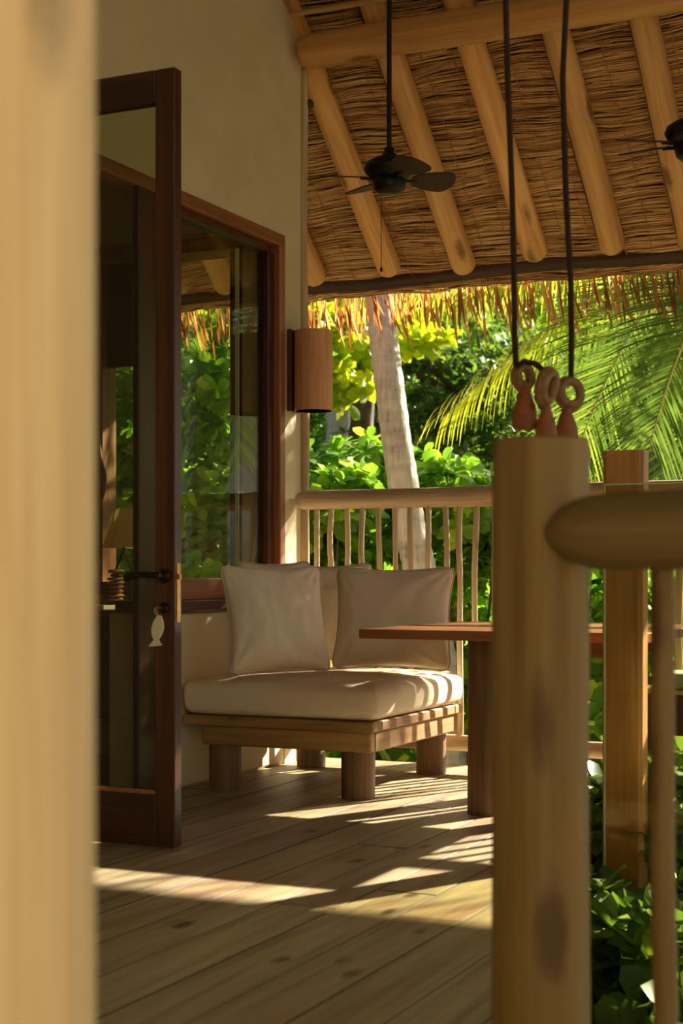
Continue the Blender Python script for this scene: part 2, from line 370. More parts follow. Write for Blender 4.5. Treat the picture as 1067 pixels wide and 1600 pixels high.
# ---- ground / hillside
gm = MB(); nx, ny = 40, 40; gv = []; gf = []
def ground_z(x, y):
    t = max(0, y - 15.0)
    return -1.7 + 0.42 * t + (0.5 * noise.noise(Vector((x * .15, y * .15, 0))) if y > 11 else 0)
for j in range(ny + 1):
    for i in range(nx + 1):
        x = -45 + 75 * i / nx; y = -12 + 72 * (j / ny) ** 1.2
        gv.append((x, y, ground_z(x, y)))
gf = [(j * (nx + 1) + i, j * (nx + 1) + i + 1, (j + 1) * (nx + 1) + i + 1, (j + 1) * (nx + 1) + i) for j in range(ny) for i in range(nx)]
gm.add(gv, gf); g = obj('ground', gm, M['soil'], smooth='all'); g['kind'] = 'structure'

# ---- floor of separate deck planks
floor = structure('floor', (0, 0, 0), 'weathered knotty pine deck boards running away from the camera')
PW = 0.193
def deck_edge(y):                                  # right-hand edge of the deck beside the made-up planted gap
    return -0.72 + (y - 2.62) / (6.62 - 2.62) * (-1.95 + 0.72)
k0 = -13; nplank = 0
pm_cache = {}
def plank(x0, y0, y1):
    global nplank
    L = round(y1 - y0, 2)
    if L < 0.15: return
    key = L
    if key not in pm_cache:
        b = MB(); b.box(0.002, PW - 0.002, 0.002, L - 0.002, -0.035, 0, 0.0012)
        me = mesh_of('plank', b, M['plank']); me.materials.append(M['eave']); pm_cache[key] = me
        for p_ in me.polygons:
            if p_.normal.z < .9: p_.material_index = 1
    link('plank', pm_cache[key], floor, (x0, y0, random.uniform(-0.0015, 0.0)))
    nplank += 1
for k in range(-13, 16):
    x0 = -1.306 + k * PW
    if x0 + PW < WX - 0.15: continue
    segs = []
    if x0 + PW <= -1.95 - 0.0: segs = [(-1.98, 7.32)]
    elif x0 + PW <= -0.72: 
        ye = 2.62 + (x0 + PW + 0.72) / (-1.95 + 0.72) * 4.0
        segs = [(-1.98, ye), (6.62, 7.32)]
    else: segs = [(-1.98, 2.62), (6.62, 7.32)]
    for a, b_ in segs:
        joints = [a]; y = a + random.uniform(1.2, 3.4)
        while y < b_ - 0.5:
            joints.append(round(y, 1)); y += random.choice((2.4, 3.0, 3.6))
        joints.append(b_)
        for q in range(len(joints) - 1): plank(x0, joints[q], joints[q + 1])
# deck substructure: joists and inner floor
jm = MB()
for y in (-1.5, 0.0, 1.3, 2.5, 3.6, 4.8, 6.0, 6.75, 7.2):
    xe = 1.5 if (y < 2.6 or y > 6.6) else deck_edge(y) - 0.05
    b = MB(); b.box(WX - 0.1, xe, y - 0.04, y + 0.04, -0.19, -0.04, 0.004); obj('joist', b, M['bedx'], floor)
for k_, (a_, b_, c_, d_) in enumerate([(WX - .1, -1.95, -1.6, 7.3), (-1.95, -.9, -1.6, 3.0), (-.9, 1.5, -1.6, 2.55), (-1.95, 1.5, 6.66, 7.3)]):
    b = MB(); b.box(a_, b_, c_, d_, -.046, -.038); obj('gap_light_block', b, M['eave'], floor)  # dark boards added so no light shows through the plank gaps
room = MB(); room.box(-8.1, WX - 0.06, 3.4, 7.16, -0.06, -0.01)
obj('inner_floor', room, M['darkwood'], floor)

# ---- left wall: plaster pieces around the door opening and window
wall = structure('wall_left', (WX, 6, 0), 'cream lime plaster wall of the house')
TW = 0.20                                          # wall thickness
def wallpoly(y0, y1, zb):
    b = MB(); x0, x1 = WX - TW, WX
    n = 8; vs = []; fs = []
    for i in range(n + 1):
        y = y0 + (y1 - y0) * i / n; zt = roofz(y) + 0.03
        vs += [(x0, y, zb), (x1, y, zb), (x1, y, zt), (x0, y, zt)]
    for i in range(n):
        a = 4 * i; c = a + 4
        for q in range(4): fs.append((a + q, c + q, c + (q + 1) % 4, a + (q + 1) % 4))
    fs += [(0, 1, 2, 3), tuple(4 * n + k for k in (3, 2, 1, 0))]
    return b.add(vs, fs)
obj('upper_plaster', wallpoly(3.5, 7.165, 2.70), M['plaster'], wall)
b = MB(); b.box(WX - TW, WX, 6.98, 7.165, 0, 2.70, 0.0); obj('end_pier', b, M['plaster'], wall)
b = MB(); b.box(WX - TW - 0.06, WX + 0.0, 5.75, 6.98, 0, 0.80, 0.015); obj('low_plaster', b, M['plaster'], wall)
b = MB(); b.box(WX - TW, WX, 3.5, 4.585, 0, 2.70, 0.01); obj('pier', b, M['plaster'], wall)
b = MB(); b.box(WX - TW, WX, -1.2, 3.5, 0, 5.3, 0.01); obj('long_plaster', b, M['plaster'], wall)
b = MB(); b.box(WX - TW, 2.4, -2.2, -2.0, 0, 5.2, 0.01); wr = obj('wall_rear_light_block', b, M['plaster'], None); wr['kind'] = 'structure'  # unseen wall added behind the camera to block light from the rear
# far wall of the room with its window bays
wf = structure('wall_back', (-5, 7.165, 0), 'back wall of the room with garden window')
def wbox(nm, x0, x1, z0, z1, mat='plaster', y0=6.99, y1=7.16, par=wf, bev=0.004):
    b = MB(); b.box(x0, x1, y0, y1, z0, z1, bev); return obj(nm, b, M[mat], par)
wbox('pier', -3.83, WX - TW - 0.002, 0.0, 2.66); wbox('low_plaster', -8.0, -3.83, 0, 0.86)
wbox('side_plaster', -8.0, -4.74, 0.86, 2.66)
b = MB(); b.box(-8.0, WX - TW, 6.99, 7.16, 2.74, 3.86, 0.004); obj('upper_plaster', b, M['plaster'], wf)
wi = structure('wall_inner', (-8, 5, 0), 'inner walls of the dim room')
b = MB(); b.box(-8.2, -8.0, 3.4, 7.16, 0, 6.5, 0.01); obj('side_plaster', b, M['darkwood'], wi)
b = MB(); b.box(-8.0, WX - TW, 3.3, 3.5, 0, 6.0, 0.01); obj('near_plaster', b, M['plaster'], wi)
w2 = structure('window_2', (-4.3, 7.07, 0.86), 'window in the back wall of the room')
wbox('header', -4.74, -3.83, 2.66, 2.74, 'frame', 6.97, 7.17, w2); wbox('jamb', -3.92, -3.83, 0.86, 2.66, 'darkwood', 7.02, 7.12, w2)
wbox('jamb', -4.74, -4.70, 0.86, 2.66, 'framez', 7.0, 7.14, w2); wbox('mullion', -4.40, -4.32, 0.86, 2.66, 'darkwood', 7.02, 7.12, w2)
wbox('transom_panel', -4.70, -4.40, 2.10, 2.66, 'darkwood', 7.05, 7.09, w2); wbox('sill', -4.74, -3.83, 0.86, 0.93, 'frame', 6.95, 7.17, w2)
wbox('pane', -4.32, -3.92, 0.93, 2.66, 'glass', 7.068, 7.074, w2, 0); wbox('pane', -4.70, -4.40, 0.93, 2.10, 'glass', 7.068, 7.074, w2, 0)
# ring pull and slim bar seen on the corner post
b = MB(); b.torus(P(388, 765, 7.95), Vector((math.cos(TH), math.sin(TH), 0)), Vector((0, 0, 1)), 0.034, 0.007, 28, 8)
obj('ring_pull', b, M['bone'], w2, True, label='pale ring pull')
# ---- window 1 (big window in the left wall) and its timber frame
w1 = structure('window_1', (WX, 6.3, 0.8), 'tall cedar framed window in the plaster wall')
def ybox(nm, y0, y1, z0, z1, mat='frame', x0=WX - 0.12, x1=WX + 0.005, par=w1, bev=0.005):
    b = MB(); b.box(x0, x1, y0, y1, z0, z1, bev); return obj(nm, b, M[mat], par)
ybox('header', 5.75, 6.98, 2.64, 2.70); ybox('jamb', 6.92, 6.98, 0.85, 2.64, 'framez')
ybox('inner_jamb', 6.86, 6.92, 0.92, 2.60, 'red', WX - 0.10, WX - 0.03)
ybox('inner_header', 5.75, 6.86, 2.60, 2.64, 'redx', WX - 0.10, WX - 0.03)
ybox('bottom_rail', 5.75, 6.92, 0.85, 0.95); ybox('sill', 5.75, 6.98, 0.80, 0.85, 'redx', WX - 0.22, WX + 0.03)
ybox('pane', 5.75, 6.86, 0.95, 2.60, 'glass', WX - 0.067, WX - 0.061, w1, 0)
ybox('glass_edge', 6.655, 6.660, 0.95, 2.58, 'edge', WX - 0.11, WX - 0.09, w1, 0)
# ---- door opening: header and mullion; the leaf stands open
d1f = structure('door_1', (WX, 5.1, 0), 'cedar door frame in the plaster wall')
ybox('header', 4.64, 5.75, 2.64, 2.70, 'frame', par=d1f); ybox('mullion', 5.60, 5.75, 0, 2.64, 'red', WX - .03, WX + .004, par=d1f)
ybox('hinge_jamb', 4.585, 4.64, 0, 2.70, 'framez', par=d1f)
leaf = thing('glass_door', (WX, 4.615, 0), 'open dark mahogany framed glass door leaf with black lever handle', 'door')
def lbox(nm, x0, x1, z0, z1, mat, par=leaf, y0=4.59, y1=4.64, bev=0.004, lab=None):
    b = MB(); b.box(x0, x1, y0, y1, z0, z1, bev); return obj(nm, b, M[mat], par, label=lab)
ZT = 2.735
lbox('stile', -2.862, -2.782, 0.01, ZT, 'red'); lbox('stile', WX + 0.008, WX + 0.09, 0.01, ZT, 'red')
lbox('top_rail', WX + 0.09, -2.862, ZT - 0.115, ZT, 'redx'); lbox('bottom_rail', WX + 0.09, -2.862, 0.01, 0.20, 'redx')
lbox('pane', WX + 0.09, -2.862, 0.20, ZT - 0.115, 'glassd', y0=4.612, y1=4.618, bev=0)
lbox('glazing_bead', WX + 0.09, -2.862, 0.195, 0.208, 'frame', y0=4.588, y1=4.60, bev=0.001)
# lever handle, key escutcheon, strike plate
hb = MB(); hy = 4.59; hx = -2.822; hz = H + 0.0
hb.lathe((0, 0, 0), [(0.026, 0), (0.027, 0.006), (0.018, 0.011), (0.011, 0.014), (0.010, 0.05)], 20)
hb.v = [(hx + p[0], hy - p[2], hz + p[1]) for p in hb.v]
hb.tube([(hx + 0.012, hy - 0.05, hz + 0.003), (hx - 0.01, hy - 0.052, hz + 0.003), (hx - 0.04, hy - 0.054, hz + 0.004), (hx - 0.07, hy - 0.054, hz + 0.004), (hx - 0.10, hy - 0.052, hz), (hx - 0.128, hy - 0.048, hz - 0.006), (hx - 0.135, hy - 0.047, hz - 0.007)],
        [0.010, 0.011, 0.010, 0.011, 0.014, 0.015, 0.008], 12)
obj('lever_handle', hb, M['black'], leaf, True, label='black lever handle')
kb = MB(); kb.lathe((0, 0, 0), [(0.020, 0), (0.020, 0.006), (0.012, 0.012), (0.011, 0.020)], 18)
kz = H - 50 / F * 5.35
kb.v = [(hx + p[0], hy - p[2], kz + p[1]) for p in kb.v]; obj('escutcheon', kb, M['black'], leaf, True)
kk = MB(); kk.box(hx - 0.022, hx + 0.004, hy - 0.034, hy - 0.030, kz - 0.004, kz + 0.006, 0.001); kk.box(hx - 0.003, hx + 0.003, hy - 0.034, hy - 0.012, kz - 0.003, kz + 0.003)
sp = MB(); sp.box(-2.7825, -2.7795, 4.603, 4.627, kz - 0.05, hz + 0.045, 0.0005); sp.box(-2.782, -2.772, 4.606, 4.624, hz - 0.012, hz + 0.006, 0.001)
obj('strike_plate', sp, M['brass'], leaf, label='worn brass lock plate')
# ---- fish key fob hanging from the key
fc = P(246, 985, 5.27)
fish = thing('fish_key_fob', (fc.x, fc.y, fc.z), 'white carved fish fob on cord hanging below door handle', 'key fob')
obj('key', kk, M['brass'], fish)
prof = [(0.052, 0.004), (0.045, 0.010), (0.03, 0.016), (0.01, 0.020), (-0.008, 0.0185), (-0.022, 0.013), (-0.032, 0.0085), (-0.040, 0.013), (-0.050, 0.021), (-0.056, 0.022)]
fb = MB(); vs = []
rt = Vector((math.cos(TH), math.sin(TH), 0))
for sgn in (-1, 1):
    for z, wd in prof:
        for q in (-1, 1):
            th = 0.004 * (1 - abs(z) / 0.09)
            vs.append(fc + rt * (q * wd - 0.12 * (z) * -1) + Vector((0, -sgn * th, z + (0.004 if (z < -0.05 and q > 0) else 0))))
n = len(prof); fs = []
for i in range(n - 1):
    a = 2 * i
    fs.append((a, a + 1, a + 3, a + 2)); fs.append((2 * n + a, 2 * n + a + 2, 2 * n + a + 3, 2 * n + a + 1))
    fs.append((a, a + 2, 2 * n + a + 2, 2 * n + a)); fs.append((a + 1, 2 * n + a + 1, 2 * n + a + 3, a + 3))
fs += [(0, 2 * n, 2 * n + 1, 1), (2 * n - 2, 2 * n - 1, 4 * n - 1, 4 * n - 2)]
fb.add(vs, fs); obj('fish', fb, M['bone'], fish, merge=True)
cb = MB(); kp = Vector((hx - 0.018, hy - 0.034, kz)); tp = fc + Vector((0, 0, 0.046)) + rt * 0.004
cb.tube([kp, kp.lerp(tp, .35) + Vector((-0.006, -0.004, 0)), kp.lerp(tp, .7) + Vector((-0.006, -0.003, 0)), tp], 0.0018, 6); cb.tube([kp, kp.lerp(tp, .5) + Vector((0.004, -0.003, 0)), tp], 0.0018, 6)
obj('cord', cb, M['fabric2'], fish)

# ---- ceiling: thatch, rafters, beam, eave log, fringe
ceil = structure('ceiling', (0, 7.1, 3.9), 'underside of thatched roof on peeled log rafters')
RX0, RX1 = -8.6, 4.4; RY0 = 2.4  # unseen right end of the roof extended to darken the near posts
b = MB(); th = 0.22
for (ya, yb) in ((RY0, 8.64),):
    za, zb = roofz(ya), roofz(yb)
    b.add([(RX0, ya, za + .01), (RX1, ya, za + .01), (RX1, yb, zb + .01), (RX0, yb, zb + .01), (RX0, ya, za + th), (RX1, ya, za + th), (RX1, yb, zb + th * .6), (RX0, yb, zb + th * .6)],
          [(0, 1, 2, 3), (4, 7, 6, 5), (0, 4, 5, 1), (2, 6, 7, 3), (1, 5, 6, 2), (0, 3, 7, 4)])
obj('thatch_backing', b, M['thatch'], ceil)
b = MB(); zr = roofz(RY0); yb = -2.2; zb = zr - 0.75 * (RY0 - yb)
b.add([(RX0, RY0, zr + .01), (RX1, RY0, zr + .01), (RX1, yb, zb), (RX0, yb, zb), (RX0, RY0, zr + th), (RX1, RY0, zr + th), (RX1, yb, zb + th), (RX0, yb, zb + th)],
      [(3, 2, 1, 0), (4, 5, 6, 7), (2, 3, 7, 6), (1, 2, 6, 5), (0, 4, 7, 3)])
obj('back_slope', b, M['thatch'], ceil)
def log(p0, p1, r, seed, nseg=16, n=16, wob=0.006, rw=0.06, round0=True, round1=True, taper=0.0):
    p0 = Vector(p0); p1 = Vector(p1); L = (p1 - p0).length; t = (p1 - p0).normalized(); pts = []; rad = []
    def add(d, f): 
        o = Vector((noise.noise(Vector((seed, d * .9, 0))), noise.noise(Vector((seed, d * .9, 5))), noise.noise(Vector((seed, d * .9, 9))))) * wob * 2
        pts.append(p0 + t * d + o); rad.append(r * f * (1 + taper * (d / L - .5)) * (1 + rw * noise.noise(Vector((seed * 3, d * 2.5, 2)))))
    if round0: add(0, .35); add(r * .12, .72); add(r * .4, .93)
    for i in range(nseg + 1):
        f = i / nseg; add(r * .8 + (L - 1.6 * r) * f if round0 or round1 else L * f, 1)
    if round1: add(L - r * .4, .93); add(L - r * .12, .72); add(L, .35)
    else: rad[-1] *= .985; pts[-1] = pts[-1] - t * r * .06; add(L, .90)
    b = MB(); b.tube(pts, rad, n); return b
RZ = 3.85
for i, x in enumerate([-6.1, -5.65, -5.2, -4.72, -4.10, -3.60, -3.135, -2.69, -2.245, -1.81, -1.41, -0.96, -0.5, 0.0, 0.5, 1.0, 1.5, 2.0, 2.5]):
    y1 = 8.43 + random.uniform(-.02, .02); y0 = RY0
    lean = [0, 0, 0, 0, 0.0, 0.0, 0.0, 0.0, 0.0, 0, 0, 0, 0, 0, 0, 0, 0, 0, 0][i]
    bl = log((x, y1, RZ - SL * (y1 - 7.1)), (x + lean, y0, RZ - SL * (y0 - 7.1)), 0.070, i + 3, 22, 18, 0.004, 0.06, taper=-0.1)
    ro = obj('rafter', bl, M['rafter'], ceil, True)
    if i in (4, 6, 8, 9, 11):
        cr_ = MB(); pts = []
        for q in range(40):
            yy = 8.36 - q * .045 - (.25 if i == 4 else 0); an = R(215 if i != 4 else 250) + .12 * noise.noise(Vector((i, yy * 3, 0))) + .10 * (yy - 7.5)
            nn_ = Vector((0, math.sin(math.atan(SL)), math.cos(math.atan(SL)))); cc = Vector((x, yy, RZ - SL * (yy - 7.1)))
            pts.append(cc + (Vector((1, 0, 0)) * math.cos(an) + nn_ * math.sin(an)) * .0725)
        cr_.tube(pts, [.001] + [.0042] * 38 + [.001], 5); obj('drying_crack', cr_, M['eave'], ro)
obj('beam', log((-3.545, 7.1, 3.665), (3.0, 7.1, 3.675), 0.088, 51, 26, 20, 0.008, 0.06), M['beam'], ceil, True)
obj('lath_pole', log((-3.56, 7.0, 3.835), (3.0, 7.02, 3.825), 0.016, 52, 20, 8, 0.008, 0.1), M['postrail'], ceil, True)
obj('eave_log', log((-6.6, 8.56, 2.765), (3.0, 8.56, 2.765), 0.052, 53, 40, 14, 0.012, 0.16), M['eave'], ceil, True)
b = log((WX + 0.012, 7.19, 0.0), (WX + 0.0, 7.19, 3.62), 0.026, 54, 26, 10, 0.006, 0.18)
obj('corner_pole', b, M['balu'], ceil, True)
# reeds
def reeds(y0, y1, x0, x1, dy, name, lay, rad, seed):
    rr = random.Random(seed); b = MB(); y = y0
    while y < y1:
        x = x0 - rr.random() * .5; sag = rr.uniform(0, 6)
        while x < x1:
            L = rr.uniform(.35, .95); n = 7; pts = []; a = rr.uniform(-.02, .02); ph = rr.uniform(0, 6)
            for i in range(n + 1):
                xx = x + L * i / n
                yy = y + a * (i / n - .5) + .006 * math.sin(xx * 6.5 + y * 2) + rr.uniform(-.002, .002)
                pts.append((xx, yy, roofz(yy) - lay + .006 * math.sin(xx * 14 + y * 9) + rr.uniform(-.002, .002)))
            b.cur = rr.random(); r_ = rad * rr.uniform(.6, 1.25)
            b.tube(pts, [r_ * .5] + [r_] * (n - 1) + [r_ * .4], 4, False)
            x += L * rr.uniform(.7, .95)
        y += dy * rr.uniform(.7, 1.3)
    o = obj(name, b, M['reed'], ceil, 'all'); o['kind'] = 'stuff'; return o
reeds(6.2, 8.64, -5.6, -0.6, .0072, 'thatch_reeds', .008, .0048, 1)
reeds(6.2, 8.62, -5.6, -0.6, .018, 'loose_reeds', .014, .0038, 2)

tw = MB(); rr = random.Random(5)
for x in np.arange(-5.5, -.6, .165):
    x += rr.uniform(-.03, .03); pts = []; y = 6.2
    while y < 8.62:
        pts.append((x + .012 * math.sin(y * 3 + x * 5) + rr.uniform(-.003, .003), y, roofz(y) - .021 - (.004 if len(pts) % 2 else -.002))); y += .014
    tw.tube(pts, .0024, 4, False)
o = obj('binding_twine', tw, M['twine'], ceil); o['kind'] = 'stuff'
# fringe of dry palm strips, first row as separate parts, the rest one mass
fr_meshes = []
def strip_vf(L, wd, bend, side, nseg=8):
    vs = []; fs = []
    for i in range(nseg + 1):
        t = i / nseg; z = -L * t; ww = wd * (0.55 + 0.9 * t - 0.1) * (1 if t < .75 else (1 - (t - .75) / .25 * .9)); y = bend * t * t; x = side * t * t
        vs += [(x - ww / 2, y + ww * .25, z), (x, y - ww * .12, z), (x + ww / 2, y + ww * .25, z)]
    for i in range(nseg):
        a = 3 * i
        fs += [(a, a + 1, a + 4, a + 3), (a + 1, a + 2, a + 5, a + 4)]
    return vs, fs
rr = random.Random(11)
for k in range(7):
    L = rr.uniform(.28, .42); vs, fs = strip_vf(L, rr.uniform(.012, .018), rr.uniform(-.02, .06), rr.uniform(.0, .09))
    b = MB(); b.add(vs, fs); fr_meshes.append(mesh_of('fringe_strip', b, M['fringe'], 'all'))
x = -5.3; cnt = 0
while x < -0.75 and cnt < 290:
    o = link('fringe_strip', rr.choice(fr_meshes), ceil)
    o.location = Vector((x, 8.70 + rr.uniform(-.03, .04), 2.78 + rr.uniform(-.03, .03))) - ceil.location
    o.rotation_euler = (rr.uniform(-.15, .15), rr.uniform(-.25, .12), rr.uniform(-.8, .8)); s_ = rr.uniform(.75, 1.2); o.scale = (rr.uniform(.8, 1.25), 1, s_)
    x += rr.uniform(.012, .034); cnt += 1
b = MB()
for k in range(240):
    vs, fs = strip_vf(rr.uniform(.16, .34), rr.uniform(.010, .018), rr.uniform(-.02, .06), rr.uniform(-.03, .08), 5)
    cx = rr.uniform(-6.5, 2.6); cy = 8.75 + rr.uniform(-.03, .04); cz = 2.78 + rr.uniform(-.03, .03); a = rr.uniform(-.8, .8); b.cur = rr.random()
    b.add([(cx + p[0] * math.cos(a) - p[1] * math.sin(a), cy + p[0] * math.sin(a) + p[1] * math.cos(a), cz + p[2]) for p in vs], fs)
o = obj('fringe_back_layer', b, M['fringes'], ceil, 'all'); o['kind'] = 'stuff'

# ================================================================ RAILINGS
def stick(x, y, z0, z1, r, seed, wob=.010):
    n = 14; pts = []; rad = []
    for i in range(n + 1):
        t = i / n; z = z0 + (z1 - z0) * t; e = min(1, 4 * min(t, 1 - t) + .3)
        pts.append((x + wob * e * 2 * noise.noise(Vector((seed * 7.3, z * 2.2, 0))), y + wob * e * 2 * noise.noise(Vector((seed * 7.3, z * 2.2, 4))), z))
        rad.append(r * (1 + .14 * noise.noise(Vector((seed * 2.1, z * 4, 8)))))
    b = MB(); b.tube(pts, rad, 10); return b
RY = 7.10
rl = thing('log_railing', (-2, RY, 0), 'rustic peeled log railing with wavy stick balusters behind the daybed', 'railing')
obj('top_rail', log((-3.56, RY, 1.352), (1.4, RY, 1.362), 0.050, 61, 30, 16, .008, .08), M['rail'], rl, True)
obj('bottom_rail', log((-3.56, RY, .135), (1.4, RY, .135), 0.040, 62, 30, 12, .006, .08), M['rail'], rl, True)
def px_at_y(px, y):
    xc = (px - 533.5) / F; a = -math.sin(TH) + xc * math.cos(TH); c = math.cos(TH) + xc * math.sin(TH); return y * a / c
bpx = [494.6, 519, 542, 567, 592, 617, 640.6, 670, 695, 719, 745, 771, 796, 821, 846, 871, 895, 968, 1000, 1035, 1062]
for i, px in enumerate(bpx):
    obj('baluster', stick(px_at_y(px, RY), RY, .13, 1.34, .0145 if i < 17 else .019, i + 1), M['balu'], rl, True)
for i in range(22):
    obj('baluster', stick(-1.22 + .11 * i, RY, .13, 1.34, .016, i + 61), M['balu'], rl, True)
obj('end_post', log((1.42, RY, -.2), (1.42, RY, 1.5), .06, 70), M['post'], rl, True)

nr = thing('foreground_railing', (-.79, 2.5, 0), 'blurred thick log post and handrail in the right foreground', 'railing')
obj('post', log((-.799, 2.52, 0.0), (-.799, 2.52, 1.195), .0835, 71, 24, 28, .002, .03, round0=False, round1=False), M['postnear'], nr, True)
b = MB(); pts = []; rad = []
x0 = -.772
for i, (d, f) in enumerate([(0, .05), (.005, .25), (.016, .45), (.033, .66), (.053, .84), (.08, .96), (.12, 1.0)]):
    pts.append((x0 + d, 2.455, 1.033)); rad.append(.063 * f)
for k in range(1, 14): pts.append((x0 + .12 + k * .15, 2.455 , 1.033 + .004 * math.sin(k))); rad.append(.063 * (1 + .03 * math.sin(k * 1.7)))
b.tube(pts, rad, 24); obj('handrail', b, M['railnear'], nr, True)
for i, x in enumerate((-.585, -.30, 0.0, .3, .6, .9)):
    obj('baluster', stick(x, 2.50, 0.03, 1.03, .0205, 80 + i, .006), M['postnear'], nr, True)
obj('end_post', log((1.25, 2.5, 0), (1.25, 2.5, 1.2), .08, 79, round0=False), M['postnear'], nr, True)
# big blurred log column at left edge, close to the camera
c = P(-36, 900, 1.42)
lp = obj('log_column', log((c.x, c.y, -.0), (c.x, c.y, 5.9), .1085, 91, 30, 32, .001, .02, round0=False, round1=False), M['pale'], None, True)
tag(lp, 'very close blurred pale log column filling the left edge', 'column')
# solid post standing in for a wood reflection, and clear glass screen
c = P(977, 900, 5.4)
tp_ = thing('reflected_post_standin', (c.x, c.y, -1.7), 'flat timber standing in for a wood reflection behind the foreground handrail', 'post')
b = MB(); hw = .072; ang = TH
vs = []
for zi, z in enumerate(np.linspace(-1.75, 1.40, 20)):
    wv = 1 + .05 * noise.noise(Vector((3, z * 1.5, 0))); ox = .006 * noise.noise(Vector((8, z, 0)))
    for sx, sy in ((-1, -1), (-.8, -1.25), (.8, -1.25), (1, -1), (1, 1), (-1, 1)):
        vs.append((c.x + ox + sx * hw * wv, c.y + sy * .035, z))
m_ = 6; fs = [(i * m_ + k, i * m_ + (k + 1) % m_, (i + 1) * m_ + (k + 1) % m_, (i + 1) * m_ + k) for i in range(19) for k in range(m_)]
fs += [tuple(range(m_))[::-1], tuple(19 * m_ + k for k in range(m_))]
b.add(vs, fs); obj('timber', b, M['reflpost'], tp_)
gp = thing('glass_screen', (c.x + .5, c.y - .10, -.3), 'clear glass balustrade panel in front of the reflected post stand-in', 'glass panel')
b = MB(); gx0 = px_at_y(946, c.y - .10); b.box(gx0, gx0 + 1.3, c.y - .105, c.y - .095, -1.7, 1.275); obj('pane', b, M['glassr'], gp)
b = MB(); b.box(gx0 - .004, gx0, c.y - .106, c.y - .094, -1.7, 1.275); b.box(gx0 - .004, gx0 + 1.3, c.y - .106, c.y - .094, 1.275, 1.280); obj('polished_edge', b, M['edge'], gp)

# ================================================================ DAYBED
db = thing('daybed', (-3.1, 6.5, 0), 'low wooden daybed with thick cream seat cushion on log legs', 'daybed')
X0, X1, Y0, Y1 = WX + .012, -2.63, 5.955, 7.02
for i, (x, y) in enumerate([(-2.735, 6.035), (-3.40, 6.05), (-2.755, 6.94), (-3.40, 6.93)]):
    obj('leg', log((x, y, 0), (x, y, .23), .073, 100 + i, 8, 20, .002, .05, round0=False, round1=False), M['log'], db, True)
def dbox(nm, x0, x1, y0, y1, z0, z1, mat, bev=.006):
    b = MB(); b.box(x0, x1, y0, y1, z0, z1, bev); return obj(nm, b, M[mat], db)
dbox('lower_rail', -3.47, X1 - .015, Y0 + .005, Y0 + .055, .205, .292, 'bedx'); dbox('lower_rail', -3.47, X1 - .015, Y1 - .06, Y1 - .01, .205, .292, 'bedx')
dbox('side_rail', X1 - .065, X1 - .012, Y0 + .056, Y1 - .061, .205, .292, 'bedy'); dbox('side_rail', -3.47, -3.42, Y0 + .056, Y1 - .061, .205, .292, 'bedy')
dbox('top_frame', X0, X1 + .004, Y0 - .012, Y0 + .09, .2925, .338, 'bedx'); dbox('top_frame', X0, X1 + .004, Y1 - .09, Y1, .2925, .338, 'bedx')
dbox('top_frame', X1 - .086, X1 + .004, Y0 + .091, Y1 - .091, .2925, .338, 'bedy'); dbox('top_frame', X0, X0 + .09, Y0 + .091, Y1 - .091, .2925, .338, 'bedy')
for i in range(6): dbox('slat', X0 + .09, X1 - .086, Y0 + .12 + i * .145, Y0 + .20 + i * .145, .30, .325, 'bedx', .003)
def seatfn(p):
    cx, cy = (X0 + X1) / 2, (Y0 + Y1) / 2
    u = (p.x - cx) / ((X1 - X0) / 2); v = (p.y - cy) / ((Y1 - Y0) / 2); q = (p.z - .34) / .16
    crown = .028 * (1 - u ** 4) * (1 - v ** 4) if q > .5 else 0
    wr = 0
    if q > .3:
        edge = max(abs(u), abs(v))
        wr = .008 * max(0, edge - .45) * math.sin(24 * (u if abs(v) > abs(u) else v) + 6 * noise.noise(Vector((u * 3, v * 3, 1)))) + .003 * noise.noise(Vector((u * 4, v * 4, 0)))
    bulge = .012 * math.sin(math.pi * max(0, min(1, q)))
    return Vector((p.x + bulge * (u if abs(u) > .9 else 0), p.y + bulge * (v if abs(v) > .9 else 0), p.z + crown + wr))
b = MB(); b.rbox(X0 + .008, X1 + .005, Y0 - .005, Y1 - .005, .340, .488, .036, 44, seatfn)
sc_ = obj('seat_cushion', b, M['fabric'], db, 'all', merge=True)

